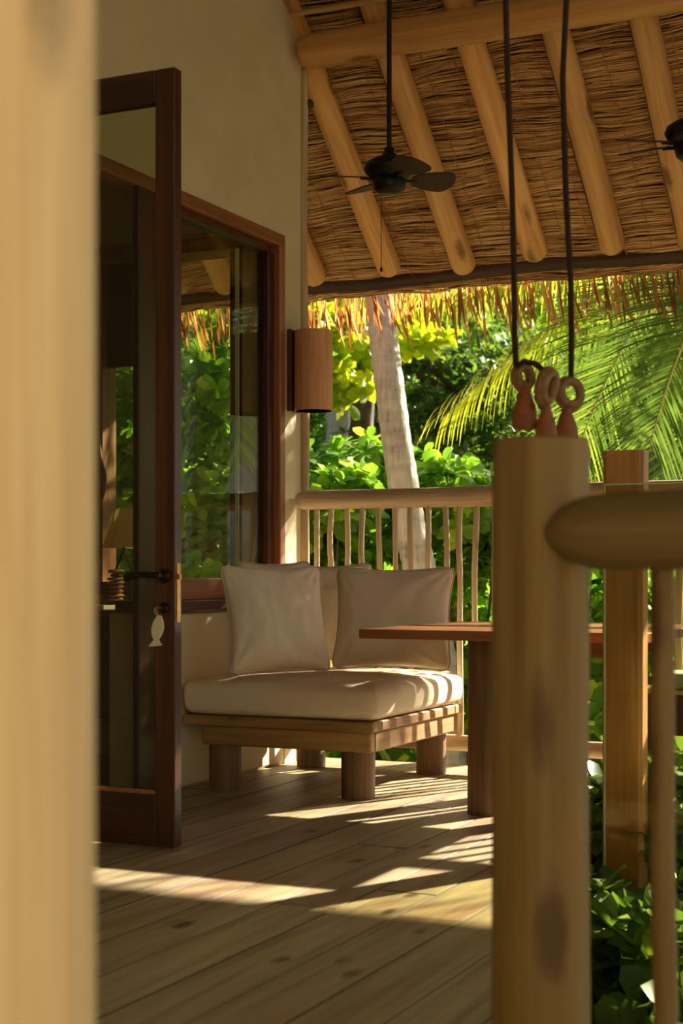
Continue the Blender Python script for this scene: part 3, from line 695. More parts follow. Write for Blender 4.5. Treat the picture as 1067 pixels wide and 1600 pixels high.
def pillow(name, c, right, up, w_, h_, t_, label, seed, group='cream scatter cushions on the daybed', pinch=.10):
    """c centre; right/up vectors of the pillow plane"""
    right = Vector(right).normalized(); up = Vector(up).normalized(); nrm = right.cross(up).normalized(); up = nrm.cross(right).normalized()
    c = Vector(c); root = thing(name, c - up * (h_ / 2), label, 'cushion', group); n = 40; b = MB(); vs = []; idx = {}
    def edgepos(u, v):
        # concave sides, drawn out corners
        x = u * (1 - pinch * (1 - v * v) * abs(u) ** 3) ; y = v * (1 - pinch * (1 - u * u) * abs(v) ** 3)
        r8 = max(0, abs(u) * abs(v) - .82) * .35
        return x * (1 - r8), y * (1 - r8)
    for side in (1, -1):
        for i in range(n + 1):
            for j in range(n + 1):
                u = 2 * i / n - 1; v = 2 * j / n - 1; u = math.copysign(abs(u) ** .85, u); v = math.copysign(abs(v) ** .85, v)
                bd = i in (0, n) or j in (0, n)
                if side < 0 and bd: idx[(side, i, j)] = idx[(1, i, j)]; continue
                x, y = edgepos(u, v)
                prof = (max(0, 1 - abs(u) ** 2.6) ** .55) * (max(0, 1 - abs(v) ** 2.4) ** .55)
                sagv = 1.0 - .22 * v                                       # fuller at the bottom
                z = side * t_ / 2 * prof * sagv
                e = max(abs(u), abs(v))
                # creases radiating from corners and folds along the edges
                f = 0
                for (cu, cv) in ((-1, -1), (1, -1), (-1, 1), (1, 1)):
                    du, dv = u - cu, v - cv; rr_ = math.hypot(du, dv); an = math.atan2(dv, du)
                    f += math.sin(an * 13 + seed + side) * math.exp(-rr_ * 2.6) * min(1, rr_ * 3)
                f += .8 * noise.noise(Vector((u * 2.2 + seed, v * 2.2, side * 3))) + .5 * noise.noise(Vector((u * 6 + seed, v * 3, side * 3)))
                z += side * .012 * f * min(1, prof * 2.5)
                idx[(side, i, j)] = len(vs); vs.append(c + right * (x * w_ / 2) + up * (y * h_ / 2) + nrm * z)
    fs = []
    for side in (1, -1):
        for i in range(n):
            for j in range(n):
                q = [idx[(side, i, j)], idx[(side, i + 1, j)], idx[(side, i + 1, j + 1)], idx[(side, i, j + 1)]]
                fs.append(tuple(q if side > 0 else q[::-1]))
    b.add(vs, fs); obj('cover', b, M['fabric'], root, 'all')
    ring = [vs[idx[(1, i, 0)]] for i in range(n)] + [vs[idx[(1, n, j)]] for j in range(n)] + [vs[idx[(1, i, n)]] for i in range(n, 0, -1)] + [vs[idx[(1, 0, j)]] for j in range(n, -1, -1)]
    p = MB(); p.tube(ring, .0045, 6, False); obj('piping', p, M['fabric2'], root, 'all')
    return root
rgt0 = Vector((math.cos(TH), math.sin(TH), 0))
# left cushion leaning on the wall, right cushion leaning on the railing
cl = P(431, 967, 6.83)
pillow('scatter_cushion', cl, Vector((.62, .78, 0.0)) + Vector((0, 0, -.0)), Vector((-.14, .10, 1)) - rgt0 * .17, .50, .50, .17, 'cream piped cushion leaning against the plaster wall, left on the daybed', 1.3)
cr = P(614, 966, 7.16)
pillow('scatter_cushion', cr, Vector((.97, .16, .0)), Vector((-.04, .22, 1)) - rgt0 * .10, .585, .50, .17, 'cream piped cushion leaning on the railing, right on the daybed', 4.1)
cb_ = P(505, 958, 7.50)
pillow('scatter_cushion', cb_, Vector((.95, .1, 0)), Vector((0, .10, 1)), .50, .50, .14, 'cream cushion wedged behind and between the two front cushions', 7.7)
cd_ = P(428, 955, 7.47)
pillow('scatter_cushion', (cd_.x, cd_.y, cd_.z), Vector((.9, .42, 0)), Vector((0, .03, 1)), .36, .50, .10, 'crumpled cushion top peeking over the left front cushion', 2.2)

# ================================================================ TABLE
TX0, TX1, TY0, TY1 = -2.50, -1.36, 5.52, 6.68
tb = thing('dining_table', (-1.95, 6.1, 0), 'dark reddish wooden table on round log legs beside the daybed', 'table')
nb = 6; bw = (TY1 - TY0) / nb
for i in range(nb):
    b = MB(); b.box(TX0, TX1, TY0 + i * bw + .001, TY0 + (i + 1) * bw - .001, .712, .75, .003); obj('board', b, M['tabley'], tb)
for a in ((-2.0, TX1 - .1, TY0 + .33, TY0 + .37), (TX0 + .22, TX1 - .1, TY1 - .30, TY1 - .26)):
    b = MB(); b.box(a[0], a[1], a[2], a[3], .64, .711, .003); obj('apron', b, M['tabley'], tb)
for i, (x, y) in enumerate([(-2.085, 5.87), (-1.79, 5.87), (-2.085, 6.50)]):
    obj('leg', log((x, y, 0), (x, y, .711), .082 if i == 0 else .07, 120 + i, 10, 20, .003, .05, round0=False, round1=False), M['log'], tb, True)
b = MB(); b.box(-1.755, -1.665, 6.57, 6.66, 0, .711, .008); obj('leg', b, M['framez'], tb)

# ================================================================ ARMCHAIR at far right
ac = thing('garden_armchair', (-1.44, 6.92, 0), 'low wooden chair with pale sage cushion at the right edge', 'armchair')
for x in (-1.70, -1.16):
    for y in (6.80, 7.03):
        b = MB(); b.box(x - .03, x + .03, y - .025, y + .025, 0, .435, .004); obj('leg', b, M['darkwood'], ac)
b = MB(); b.box(-1.77, -1.10, 6.74, 7.06, .4355, .455, .005); obj('seat_board', b, M['rail'], ac)
for y in (6.775, 7.03):
    b = MB(); b.box(-1.67, -1.19, y - .015, y + .015, .17, .43, .004); obj('side_panel', b, M['darkwood'], ac)
b = MB(); b.rbox(-1.62, -1.12, 6.745, 7.05, .456, .53, .035, 14); obj('seat_cushion', b, M['sage'], ac, 'all', True)

# ================================================================ SCONCE
sx, sy = WX + .125, 7.06
zc0 = H - (642 - 900) / F * 7.85; zc1 = H - (517 - 900) / F * 7.85
sn = thing('wall_sconce', (sx, sy, zc0), 'cylindrical terracotta coloured wooden wall lamp on the wall end', 'wall lamp')
b = MB(); b.lathe((sx, sy, zc0), [(.094, 0), (.098, 0), (.098, zc1 - zc0), (.094, zc1 - zc0), (.094, 0)], 40); obj('shade', b, M['sconce'], sn, True)
b = MB(); b.box(WX + .0005, WX + .026, sy - .06, sy + .06, zc0 + .0, zc1 + .01, .004); obj('back_plate', b, M['darkwood'], sn)
b = MB(); b.lathe((sx, sy, zc0 + .16), [(.001, 0), (.028, .01), (.034, .04), (.02, .08), (.012, .10), (.012, .14), (.001, .14)], 16); obj('bulb', b, M['bone'], sn, True)
b = MB(); b.tube([(WX + .02, sy, zc0 + .30), (sx, sy, zc0 + .30)], .008, 8); b.tube([(sx, sy - .093, zc0 + .30), (sx, sy + .093, zc0 + .30)], .005, 8); obj('bracket', b, M['black'], sn)
pc = P(477, 156, 7.9)
b = log((WX - .02, 7.215, pc.z + .02), (WX + .045, 7.215, pc.z + .02), .026, 140, 4, 12); pg = obj('wooden_peg', b, M['darkwood'], None, True); tag(pg, 'small dark wooden peg high on the wall end', 'peg')

# ================================================================ CEILING FANS
def fan(px, py, d, label, angs, spin=0, chain=True):
    c = P(px, py, d); root = thing('ceiling_fan', c, label, 'ceiling fan', 'brown ceiling fans on long rods')
    def rel(q): return q
    b = MB(); b.tube([(c.x, c.y, c.z + .075), (c.x, c.y, roofz(c.y) - .01)], .011, 12); obj('downrod', b, M['black'], root, True)
    b = MB(); zt = roofz(c.y); b.lathe((c.x, c.y, zt - .09), [(.02, 0), (.05, .03), (.055, .09)], 20); obj('canopy', b, M['black'], root, True)
    b = MB(); b.lathe(c, [(.001, -.092), (.05, -.090), (.068, -.075), (.076, -.045), (.068, -.028), (.084, -.018), (.106, .000), (.114, .018), (.106, .040), (.074, .060), (.037, .074), (.024, .088), (.022, .110), (.013, .114), (.001, .115)], 32)
    obj('motor', b, M['black'], root, True)
    for a in angs:
        a = R(a) + TH + spin
        dr = Vector((math.cos(a), math.sin(a), 0)); sd = Vector((-math.sin(a), math.cos(a), 0))
        pit = R(15); s2 = sd * math.cos(pit) - Vector((0, 0, 1)) * math.sin(pit); nn = dr.cross(s2)
        b = MB(); vs = []; n = 14
        for k in range(n + 1):
            t = k / n; rr_ = .105 + .205 * t
            wd = .038 + .045 * math.sin(math.pi * min(1, t * .72)) ; 
            if t > .8: wd *= math.sqrt(max(.02, 1 - ((t - .8) / .2) ** 2 * .95))
            if t < .12: wd *= .55 + .45 * t / .12
            for q, zz in ((-1, .003), (1, .003), (1, -.003), (-1, -.003)):
                vs.append(c + Vector((0, 0, -.022)) + dr * rr_ + s2 * (q * wd) + nn * zz)
        fs = [(4 * k + q, 4 * k + (q + 1) % 4, 4 * k + 4 + (q + 1) % 4, 4 * k + 4 + q) for k in range(n) for q in range(4)] + [(0, 3, 2, 1), (4 * n, 4 * n + 1, 4 * n + 2, 4 * n + 3)]
        b.add(vs, fs); bo = obj('blade', b, M['blade'], root)
        b = MB(); b.tube([c + Vector((0, 0, -.02)) + dr * .055, c + Vector((0, 0, -.03)) + dr * .085, c + Vector((0, 0, -.027)) + dr * .13], [.009, .008, .006], 8); obj('bracket', b, M['black'], bo)
    if chain:
        b = MB(); p0 = c + Vector((-.035 * math.cos(TH), -.035 * math.sin(TH), -.085))
        b.tube([p0, p0 - Vector((.0, 0, .18)), p0 - Vector((.0, 0, .335))], .0016, 6); b.lathe(p0 - Vector((0, 0, .355)), [(.001, 0), (.007, .004), (.006, .014), (.002, .022)], 10)
        obj('pull_chain', b, M['black'], root)
    return root
fan(608, 270, 6.8, 'dark ceiling fan on a long rod hanging in front of the rafters', [-68, 18, 118, 186])
fan(1084, 214, 6.0, 'dark ceiling fan cut off by the right edge', [-68, 18, 145, 186])

# ================================================================ HANGING ORNAMENTS
DO = 4.2; pxm = DO / F; rgt = Vector((math.cos(TH), math.sin(TH), 0)); fwd = Vector((-math.sin(TH), math.cos(TH), 0))
def ornament(rpx, rpy, rr_, sq, bpx_, bt, bb, bw_, label, rope=None, d=DO, tilt=0.0):
    c = P(rpx, rpy, d); root = thing('hanging_bell', c, label, 'ornament', 'carved wooden bells hanging on cords')
    u = (rgt * sq + fwd * math.sqrt(max(0, 1 - sq * sq))).normalized(); v = (Vector((0, 0, 1)) * math.cos(tilt) + rgt * math.sin(tilt))
    b = MB(); pts = []; rad = []
    for k in range(64):
        a = -1.2 + k / 63 * 4.2 * math.pi; q = rr_ * pxm * (1 + .16 * math.sin(k * .2) - .004 * k)
        pts.append(c + u * q * math.cos(a) + v * q * math.sin(a) * 1.08 + u.cross(v) * (k / 63 - .5) * .022); rad.append((7.4 if k < 55 else 7.4 - (k - 55) * .4) * pxm)
    b.tube(pts, rad, 10); obj('vine_ring', b, M['ring'], root, True)
    top = P(bpx_, bt, d); H_ = (bb - bt) * pxm; w2_ = bw_ * pxm / 2 * 1.08
    b = MB(); b.lathe((top.x, top.y, top.z - H_), [(w2_ * .86, 0), (w2_ * .98, H_ * .06), (w2_, H_ * .2), (w2_ * .93, H_ * .45), (w2_ * .7, H_ * .75), (w2_ * .5, H_ * .95), (w2_ * .42, H_ * 1.12), (w2_ * .2, H_ * 1.16)], 20)
    b.v = [tuple(p) for p in b.v]; obj('bell', b, M['terra'], root, True)
    if rope:
        b = MB(); pts = [P(x, y, d) for x, y in rope]; b.tube(pts, .0082, 10); obj('cord', b, M['rope'], root, True)
    return root
ztop = -900
ornament(816, 591, 17, .85, 820, 612, 671, 37, 'leftmost of the three carved wooden bells, ring curled at its top', [(786, -2265), (789, -300), (790, 0), (793, 120), (800, 300), (803, 420), (804, 520), (806, 574)], 4.2)
ornament(853, 608, 26, .55, 853, 640, 690, 32, 'middle carved bell under a tall narrow vine ring', [(806, 573), (818, 565), (836, 568), (850, 580)], 4.16, .25)
ornament(888, 617, 21, .95, 885, 645, 690, 35, 'rightmost carved bell hanging below a round open vine ring', [(912, -2265), (890, -300), (885, 0), (879, 120), (884, 300), (891, 430), (893, 520), (892, 592)], 4.25)

# ================================================================ INTERIOR
dk = thing('writing_desk', (-4.5, 6.65, 0), 'dark desk under the far window inside the room', 'desk')
b = MB(); b.box(-5.5, -4.02, 6.42, 6.94, .755, .79, .004); obj('top', b, M['tabley'], dk)
for x in (-5.4, -4.1):
    b = MB(); b.box(x - .03, x + .03, 6.45, 6.92, 0, .755, .004); obj('side_panel', b, M['darkwood'], dk)
b = MB(); b.box(-5.37, -4.13, 6.88, 6.91, .2, .755, .003); obj('back_panel', b, M['darkwood'], dk)
lc = P(200, 950, 7.93); lx, ly = lc.x, lc.y
tl = thing('table_lamp', (lx, ly, .79), 'table lamp with sloping parchment shade on stacked sea stones', 'lamp')
z0 = H - (856 - 900) / F * 7.93; z1 = H - (795 - 900) / F * 7.93
b = MB(); b.lathe((lx, ly, z0), [(.160, 0), (.075, z1 - z0)], 4); b.f = [f for f in b.f if f not in (tuple(range(4))[::-1], (4, 5, 6, 7))]; 
obj('shade', b, M['shade'], tl)
zz = .79; rs = random.Random(3)
for i in range(10):
    hgt = rs.uniform(.018, .028); rd = rs.uniform(.032, .052); b = MB(); ox = rs.uniform(-.008, .008)
    b.lathe((lx - .045 + ox, ly - .05, zz), [(.001, 0), (rd * .7, .002), (rd, hgt * .5), (rd * .7, hgt - .002), (.001, hgt)], 16); zz += hgt - .001
    obj('stone', b, M['stoneB'] if i in (1, 8) else M['stoneA'], tl, True)
b = MB(); b.tube([(lx - .045, ly - .05, zz - .01), (lx, ly, z0 + .05)], .006, 8); obj('stem', b, M['black'], tl)
vc = P(211, 950, 7.6); b = MB(); b.lathe((vc.x, vc.y, .791), [(.035, 0), (.040, .01), (.040, .16), (.034, .165), (.034, .15), (.001, .15)], 4)
vz = thing('grey_vase', (vc.x, vc.y, .791), 'square grey green vase with dry twigs on the desk', 'vase'); obj('body', b, M['vase'], vz)
b = MB(); rs = random.Random(9)
for i in range(9):
    p = Vector((vc.x, vc.y, .93)); q = p + Vector((rs.uniform(-.07, .05), rs.uniform(-.04, .04), rs.uniform(.08, .2))); b.tube([p, p.lerp(q, .5) + Vector((rs.uniform(-.01, .01), 0, 0)), q], [.002, .0016, .001], 5)
obj('twigs', b, M['bark'], vz)
bc = P(160, 944, 7.8); b = MB(); b.box(bc.x - .06, bc.x + .06, bc.y - .08, bc.y + .08, .791, .812, .002); bk = obj('notebook', b, M['bone'], None); tag(bk, 'pale notebook lying on the desk by the lamp', 'book')
bc = P(292, 932, 6.9); b = MB(); b.box(WX - .2, WX - .13, bc.y - .06, bc.y + .06, .851, .905, .003); bk = obj('small_box', b, M['box'], None); tag(bk, 'small grey box on the window sill', 'box')
pc = P(160, 740, 8.1); b = MB(); pts = [P(156, 690, 8.15), P(158, 715, 8.12), P(164, 745, 8.1), P(161, 775, 8.1), P(157, 790, 8.12)]
b.tube(pts, [.004, .012, .018, .012, .004], 10, True, .5); o = obj('wooden_paddle', b, M['framez'], None, True); tag(o, 'slim curved reddish wooden ornament hanging on the inner wall', 'ornament')

# ================================================================ PLANTS
LV = np.array([(0, 0, 0), (-.16, .22, .03), (0, .22, -.02), (.16, .22, .03), (-.30, .55, .05), (0, .55, -.01), (.30, .55, .05), (-.26, .82, .03), (0, .85, -.02), (.26, .82, .03), (0, 1.0, -.07)], np.float32)
LQ = [(0, 2, 1, 1), ]
LFt = [(0, 2, 1), (0, 3, 2), (1, 2, 5), (1, 5, 4), (2, 3, 6), (2, 6, 5), (4, 5, 8), (4, 8, 7), (5, 6, 9), (5, 9, 8), (7, 8, 10), (8, 9, 10)]
LF = np.array(LFt, np.int32)
SV = np.array([(0, 0, 0), (-.22, .5, .05), (0, .5, -.03), (.22, .5, .05), (0, 1, -.04)], np.float32)
SF = np.array([(0, 2, 1), (0, 3, 2), (1, 2, 4), (2, 3, 4)], np.int32)
def leaf_frames(sites, axes, k, el, jit=.35):
    """k leaves in a rosette at each site -> origins, X,Y,Z frames"""
    n = len(sites); ax = axes / np.linalg.norm(axes, axis=1, keepdims=True)
    ref = np.where(np.abs(ax[:, 2:3]) > .9, np.array([[1., 0, 0]]), np.array([[0., 0, 1]]))
    a = np.cross(ax, ref); a /= np.linalg.norm(a, axis=1, keepdims=True); c = np.cross(ax, a)
    O = np.repeat(sites, k, 0); A = np.repeat(a, k, 0); C_ = np.repeat(c, k, 0); X_ = np.repeat(ax, k, 0)
    ph = np.tile(np.arange(k) * (2.399963), n) + np.repeat(rng.uniform(0, 6.28, n), k) + rng.normal(0, .2, n * k)
    e = np.tile(np.linspace(el[0], el[1], k), n) + rng.normal(0, .15, n * k)
    Y = np.cos(e)[:, None] * (A * np.cos(ph)[:, None] + C_ * np.sin(ph)[:, None]) + np.sin(e)[:, None] * X_
    Y[:, 2] -= rng.uniform(0, jit, n * k); Y /= np.linalg.norm(Y, axis=1, keepdims=True)
    Z = X_ + rng.normal(0, .25, (n * k, 3)); Z -= Y * np.sum(Z * Y, 1, keepdims=True); Z /= np.linalg.norm(Z, axis=1, keepdims=True)
    Xv = np.cross(Y, Z); return O, Xv, Y, Z
def leaves_mesh(name, O, X_, Y, Z, size, mat, tmpl=(LV, LF), rbase=None):
    V0, F0 = tmpl; n = len(O); m = len(V0); s = size[:, None, None]
    V = O[:, None, :] + s * (V0[None, :, 0:1] * X_[:, None, :] + V0[None, :, 1:2] * Y[:, None, :] + V0[None, :, 2:3] * Z[:, None, :])
    Fq = F0[None] + (np.arange(n) * m)[:, None, None]
    rv = rng.beta(2, 2.6, n) if rbase is None else np.clip(rbase + rng.normal(0, .12, n), 0, 1)
    return fastmesh(name, V.reshape(-1, 3), Fq.reshape(-1, 3), np.repeat(rv, m), mat, True)
leaf_single = None
def blob_sites(blobs, dens):
    S = []; A = []
    for (c, r3, n) in blobs:
        n = int(n * dens); u = rng.normal(0, 1, (n, 3)); u /= np.linalg.norm(u, axis=1, keepdims=True)
        rad = rng.uniform(.55, 1.05, n)[:, None] ** .6
        bump = 1 + .18 * np.sin(u[:, 0:1] * 5 + c[0]) * np.cos(u[:, 2:3] * 4 + c[1])
        S.append(np.array(c)[None] + u * rad * np.array(r3)[None] * bump); A.append(u * .6 + np.array([[0, 0, .7]]) + rng.normal(0, .25, (n, 3)))
    return np.concatenate(S), np.concatenate(A)
lm = bpy.data.meshes.new('leaf')
def single_leaf_mesh():
    b = MB(); b.add([tuple(p) for p in LV], LFt); return mesh_of('leaf', b, M['leafo'], 'all')
LEAFM = single_leaf_mesh()
def shrub(name, base, blobs, label, cat='shrub', group=None, leaf=.13, k=8, dens=1.0, mat='leaf', singles=0, tmpl=(LV, LF), stems=14, stemr=.018, trunk=None, el=(.1, .9), rbase=None):
    base = Vector(base); root = thing(name, base, label, cat, group)
    S, A = blob_sites(blobs, dens); S = S - np.array(base)
    O, X_, Y, Z = leaf_frames(S, A, k, el); size = rng.uniform(.7, 1.2, len(O)) * leaf
    if singles:
        # the rosettes nearest the camera become separate leaf parts
        camp = np.array([0, 0, H]) - np.array(base); dist = np.linalg.norm(O - camp, axis=1)
        order = np.argsort(dist)[:singles]; mask = np.ones(len(O), bool); mask[order] = False
        for q in order:
            o = link('leaf', LEAFM, root); s = size[q]
            mt = Matrix(((X_[q][0] * s, Y[q][0] * s, Z[q][0] * s, O[q][0]), (X_[q][1] * s, Y[q][1] * s, Z[q][1] * s, O[q][1]), (X_[q][2] * s, Y[q][2] * s, Z[q][2] * s, O[q][2]), (0, 0, 0, 1)))
            o.matrix_local = mt
        O, X_, Y, Z, size = O[mask], X_[mask], Y[mask], Z[mask], size[mask]
    f = link('foliage', leaves_mesh('foliage', O, X_, Y, Z, size, M[mat], tmpl, rbase), root); f['kind'] = 'stuff'
    b = MB(); rs = random.Random(len(S)); sel = rng.choice(len(S), min(stems, len(S)), replace=False)
    if trunk:
        tp0 = [Vector(p) for p in trunk[0]]; bt = MB(); bt.tube(tp0, trunk[1], 10); obj('trunk', bt, M['bark'], root, True); origin = [p - base for p in tp0[1:]]
    else: origin = [Vector((0, 0, .1))]
    for q in sel:
        e = Vector(S[q]); s = min(origin, key=lambda p: (p - e).length) if trunk else origin[0]; mid = s.lerp(e, .5) + Vector((rs.uniform(-.1, .1), rs.uniform(-.1, .1), -.05))
        b.tube([base + s, base + mid, base + e], [stemr, stemr * .7, stemr * .3], 6, False)
    if stems: o = obj('branches', b, M['bark'], root, True); o['kind'] = 'stuff'
    return root
gz = ground_z
def B(px, py, d, rx, ry, rz, n): c = P(px, py, d); return ((c.x, c.y, c.z), (rx, ry, rz), n)
# sea almond bushes right behind the railing
shrub('sea_almond_bush', (P(500, 1300, 10.3).x, P(500, 1300, 10.3).y, -1.7), [B(490, 790, 10.8, .5, .4, .5, 80), B(500, 960, 10.8, .55, .4, .7, 110), B(520, 1150, 10.6, .6, .4, .6, 60), B(565, 750, 11.3, .40, .3, .30, 50)],
      'sunlit broad-leaved bush between the wall end and the grey palm trunk', group='broad-leaved bushes behind the railing', singles=150, leaf=.15)
shrub('sea_almond_bush', (P(600, 1300, 10.9).x, P(600, 1300, 10.9).y, -1.7), [B(600, 790, 11.6, .5, .4, .45, 70), B(600, 930, 11.3, .6, .4, .7, 90), B(610, 1120, 11.2, .6, .4, .7, 60)],
      'bush growing behind the grey palm trunk', group='broad-leaved bushes behind the railing', singles=60, leaf=.15)
shrub('sea_almond_bush', (P(720, 1300, 10.3).x, P(720, 1300, 10.3).y, -1.7), [B(715, 800, 10.9, .5, .4, .38, 85), B(735, 930, 10.8, .55, .4, .6, 110), B(730, 1110, 10.7, .6, .4, .6, 80), B(675, 760, 11.3, .32, .3, .24, 34)],
      'sunlit broad-leaved bush right of the palm trunk and above the rail', group='broad-leaved bushes behind the railing', singles=150, leaf=.15)
shrub('sea_almond_bush', (P(860, 1300, 10.4).x, P(860, 1300, 10.4).y, -1.7), [B(850, 860, 10.8, .6, .5, .5, 60), B(930, 960, 10.4, .5, .5, .6, 90), B(900, 1120, 10.2, .7, .5, .6, 90)],
      'bush seen in the gap right of the foreground post', group='broad-leaved bushes behind the railing', singles=60, leaf=.15)
shrub('sea_almond_bush', (P(1040, 1300, 9.8).x, P(1040, 1300, 9.8).y, -1.7), [B(1040, 900, 10.2, .6, .5, .5, 80), B(1050, 1080, 9.8, .7, .5, .6, 100), B(1010, 1190, 9.0, .6, .5, .3, 50)],
      'bush behind the armchair at the right edge', group='broad-leaved bushes behind the railing', singles=40, leaf=.15)
# trees outside the room window
shrub('sea_almond_tree', (P(340, 1300, 11).x, P(340, 1300, 11).y, -1.7), [B(320, 600, 11.2, .6, .6, .42, 100), B(380, 560, 10.8, .5, .5, .35, 60), B(310, 760, 11.0, .7, .6, .5, 130), B(370, 800, 10.9, .5, .5, .5, 90), B(320, 930, 10.8, .7, .5, .5, 120), B(190, 680, 11.2, .5, .5, .8, 110), B(180, 850, 11.2, .5, .5, .6, 70), B(300, 1100, 10.8, .9, .5, .5, 60)],
      'leafy tree seen through the glass of the big window', 'tree', singles=150, leaf=.145, trunk=([P(330, 1400, 11), P(345, 900, 11.1), P(355, 700, 11.1), P(330, 600, 11.1)], [.07, .06, .045, .02]), stems=26)
# made-up low planting standing in for garden reflections in the glass
shrub('reflection_shrub', (-.95, 4.9, -1.7), [B(945, 1340, 5.9, .16, .25, .30, 60), B(940, 1520, 5.0, .16, .25, .30, 60), ((-1.0, 4.9, -.55), (.30, .9, .45), 150), ((-1.30, 5.95, -.20), (.30, .4, .3), 110), ((-.5, 5.9, -.25), (.5, .5, .4), 110)],
      'leafy planting standing in for garden reflections low behind the foreground post', group='shrubs standing in for garden reflections', leaf=.14, mat='leafdark', singles=40)
shrub('reflection_shrub', (-.2, 4.2, -1.7), [B(1062, 1300, 5.6, .22, .25, .30, 60), ((-.30, 4.4, -.3), (.45, .8, .6), 160), ((.2, 5.5, -.1), (.5, .7, .6), 120)],
      'leafy planting standing in for garden reflections low at the right edge', group='shrubs standing in for garden reflections', leaf=.14, mat='leafdark', singles=30)
# yellow-green tree behind the sconce, forked
t0 = P(565, 740, 16)
shrub('forked_tree', (t0.x, t0.y, gz(t0.x, t0.y)), [B(540, 570, 15.0, .40, .4, .40, 46), B(560, 520, 15.4, .6, .5, .22, 40), B(505, 545, 15.2, .5, .5, .30, 40), B(650, 530, 15.8, .35, .4, .16, 20)],
      'forked tree with yellow-green leaves beside the wall lamp', 'tree', leaf=.17, mat='leafyel', k=7, trunk=([Vector((t0.x, t0.y, gz(t0.x, t0.y))), P(563, 680, 16), P(572, 600, 16), P(580, 540, 16)], [.17, .13, .10, .05]), stems=20, stemr=.03)
b = MB(); b.tube([P(563, 670, 16), P(556, 610, 15.9), P(558, 550, 15.9)], [.10, .09, .05], 8)
o = obj('side_trunk', b, M['bark'], bpy.data.objects['forked_tree'], True)
# feathery dark tree right of the palm trunk
t0 = P(690, 780, 18)
shrub('feathery_tree', (t0.x, t0.y, gz(t0.x, t0.y)), [B(680, 610, 18, 1.1, .8, .6, 230), B(740, 560, 19, 1.2, .8, .5, 200), B(640, 560, 18, .6, .6, .4, 80), B(760, 660, 18, .9, .8, .5, 180)],
      'fine-leaved dark green tree right of the palm trunk', 'tree', leaf=.13, mat='leafdark', k=10, tmpl=(SV, SF), trunk=([Vector((t0.x, t0.y, gz(t0.x, t0.y))), P(700, 690, 18), P(720, 620, 18.2), P(750, 570, 18.5)], [.16, .1, .07, .03]), stems=40, stemr=.03)
# hillside jungle
rs = random.Random(21)
ORD = ['first', 'second', 'third', 'fourth', 'fifth', 'sixth', 'seventh', 'eighth', 'ninth', 'tenth']
ROWN = ['nearest', 'second nearest', 'middle', 'second farthest', 'farthest']
for row, (d, cnt_, sz) in enumerate([(14.5, 7, 1.0), (18.5, 7, 1.5), (24, 7, 2.1), (32, 6, 3.2), (44, 6, 4.6)]):
    for i in range(cnt_):
        px = 120 + 1000 * (i + .5 * (row % 2) + rs.uniform(-.15, .15)) / (cnt_ - .5)
        c = P(px, 900, d); z0 = gz(c.x, c.y); hh = sz * rs.uniform(1.1, 1.6)
        if row == 0: hh = 1.7 + rs.uniform(-.3, .5)
        blobs = [((c.x + rs.uniform(-.5, .5) * sz, c.y + rs.uniform(-.3, .3) * sz, z0 + hh * f), (sz * rs.uniform(.6, .9), sz * .6, sz * rs.uniform(.45, .65)), 130) for f in (.45, .9, 1.3)]
        kind = rs.choice(['leafdark', 'leafdark', 'leaf'])
        shrub('jungle_tree', (c.x, c.y, z0), blobs, ORD[i] + ' from left in the ' + ROWN[row] + ' row of hillside jungle trees', 'tree', 'jungle trees on the hillside', leaf=.17 * (d / 16) ** .7, k=7, mat=kind, tmpl=(SV, SF), stems=0,
              trunk=([Vector((c.x, c.y, z0 - .2)), Vector((c.x, c.y, z0 + hh))], [.05 * sz + .03, .03 * sz]))
# ---- palms
def frond_geo(pts, L, droop, nrm, wd=.028, n=64, rnd=.5, fwdmix=.55, rb=.018, rs=random):
    """pts: rachis control points (3-4 Vectors). returns (rachis MB, V, F, R)"""
    pts = [Vector(p) for p in pts]
    def bez(t):
        q = pts[:]
        while len(q) > 1: q = [q[i].lerp(q[i + 1], t) for i in range(len(q) - 1)]
        return q[0]
    b = MB(); b.tube([bez(i / 20) for i in range(21)], [rb * (1 - .8 * i / 20) for i in range(21)], 6, True)
    V = []; Fq = []; Rr = []; nrm = Vector(nrm).normalized()
    for sgn in (-1, 1):
        for i in range(n):
            t = .10 + .90 * (i + rs.uniform(-.3, .3)) / n; t = min(.995, max(.05, t)); p = bez(t); T = (bez(min(1, t + .02)) - bez(max(0, t - .02))).normalized()
            S_ = T.cross(nrm).normalized() * sgn; ll = L * (.45 + .75 * math.sin(math.pi * min(1, .12 + t * .80))) * rs.uniform(.85, 1.1)
            d0 = (S_ + T * (fwdmix + .7 * t * t) + nrm * rs.uniform(-.12, .2)).normalized()
            seg = 6; q = p.copy(); dd = d0.copy(); base = len(V); up = nrm
            wv = dd.cross(up).normalized(); rv = min(1, max(0, rnd + rs.uniform(-.3, .3)))
            for k in range(seg + 1):
                ww = wd * (.5 if k == 0 else 1) * (1 - (k / seg) ** 2.2 * .96) / 2
                V += [q - wv * ww, q + wv * ww]; Rr += [rv, rv]
                q = q + dd * (ll / seg); dd = (dd + Vector((0, 0, -1)) * droop * (k + 1) / seg * .5).normalized(); w2_ = dd.cross(up)
                if w2_.length > .05: wv = w2_.normalized()
            for k in range(seg): a = base + 2 * k; Fq.append((a, a + 1, a + 3, a + 2))
    return b, V, Fq, Rr
def add_frond(root, pts, L, droop, nrm, mat='frond', **kw):
    b, V, Fq, Rr = frond_geo(pts, L, droop, nrm, **kw); off = wloc(root)
    fo = obj('frond', b, M['rachis'], root, True)
    lf = link('leaflets', fastmesh('leaflets', [tuple(p - off) for p in V], Fq, Rr, M[mat]), fo); lf['kind'] = 'stuff'
    return fo
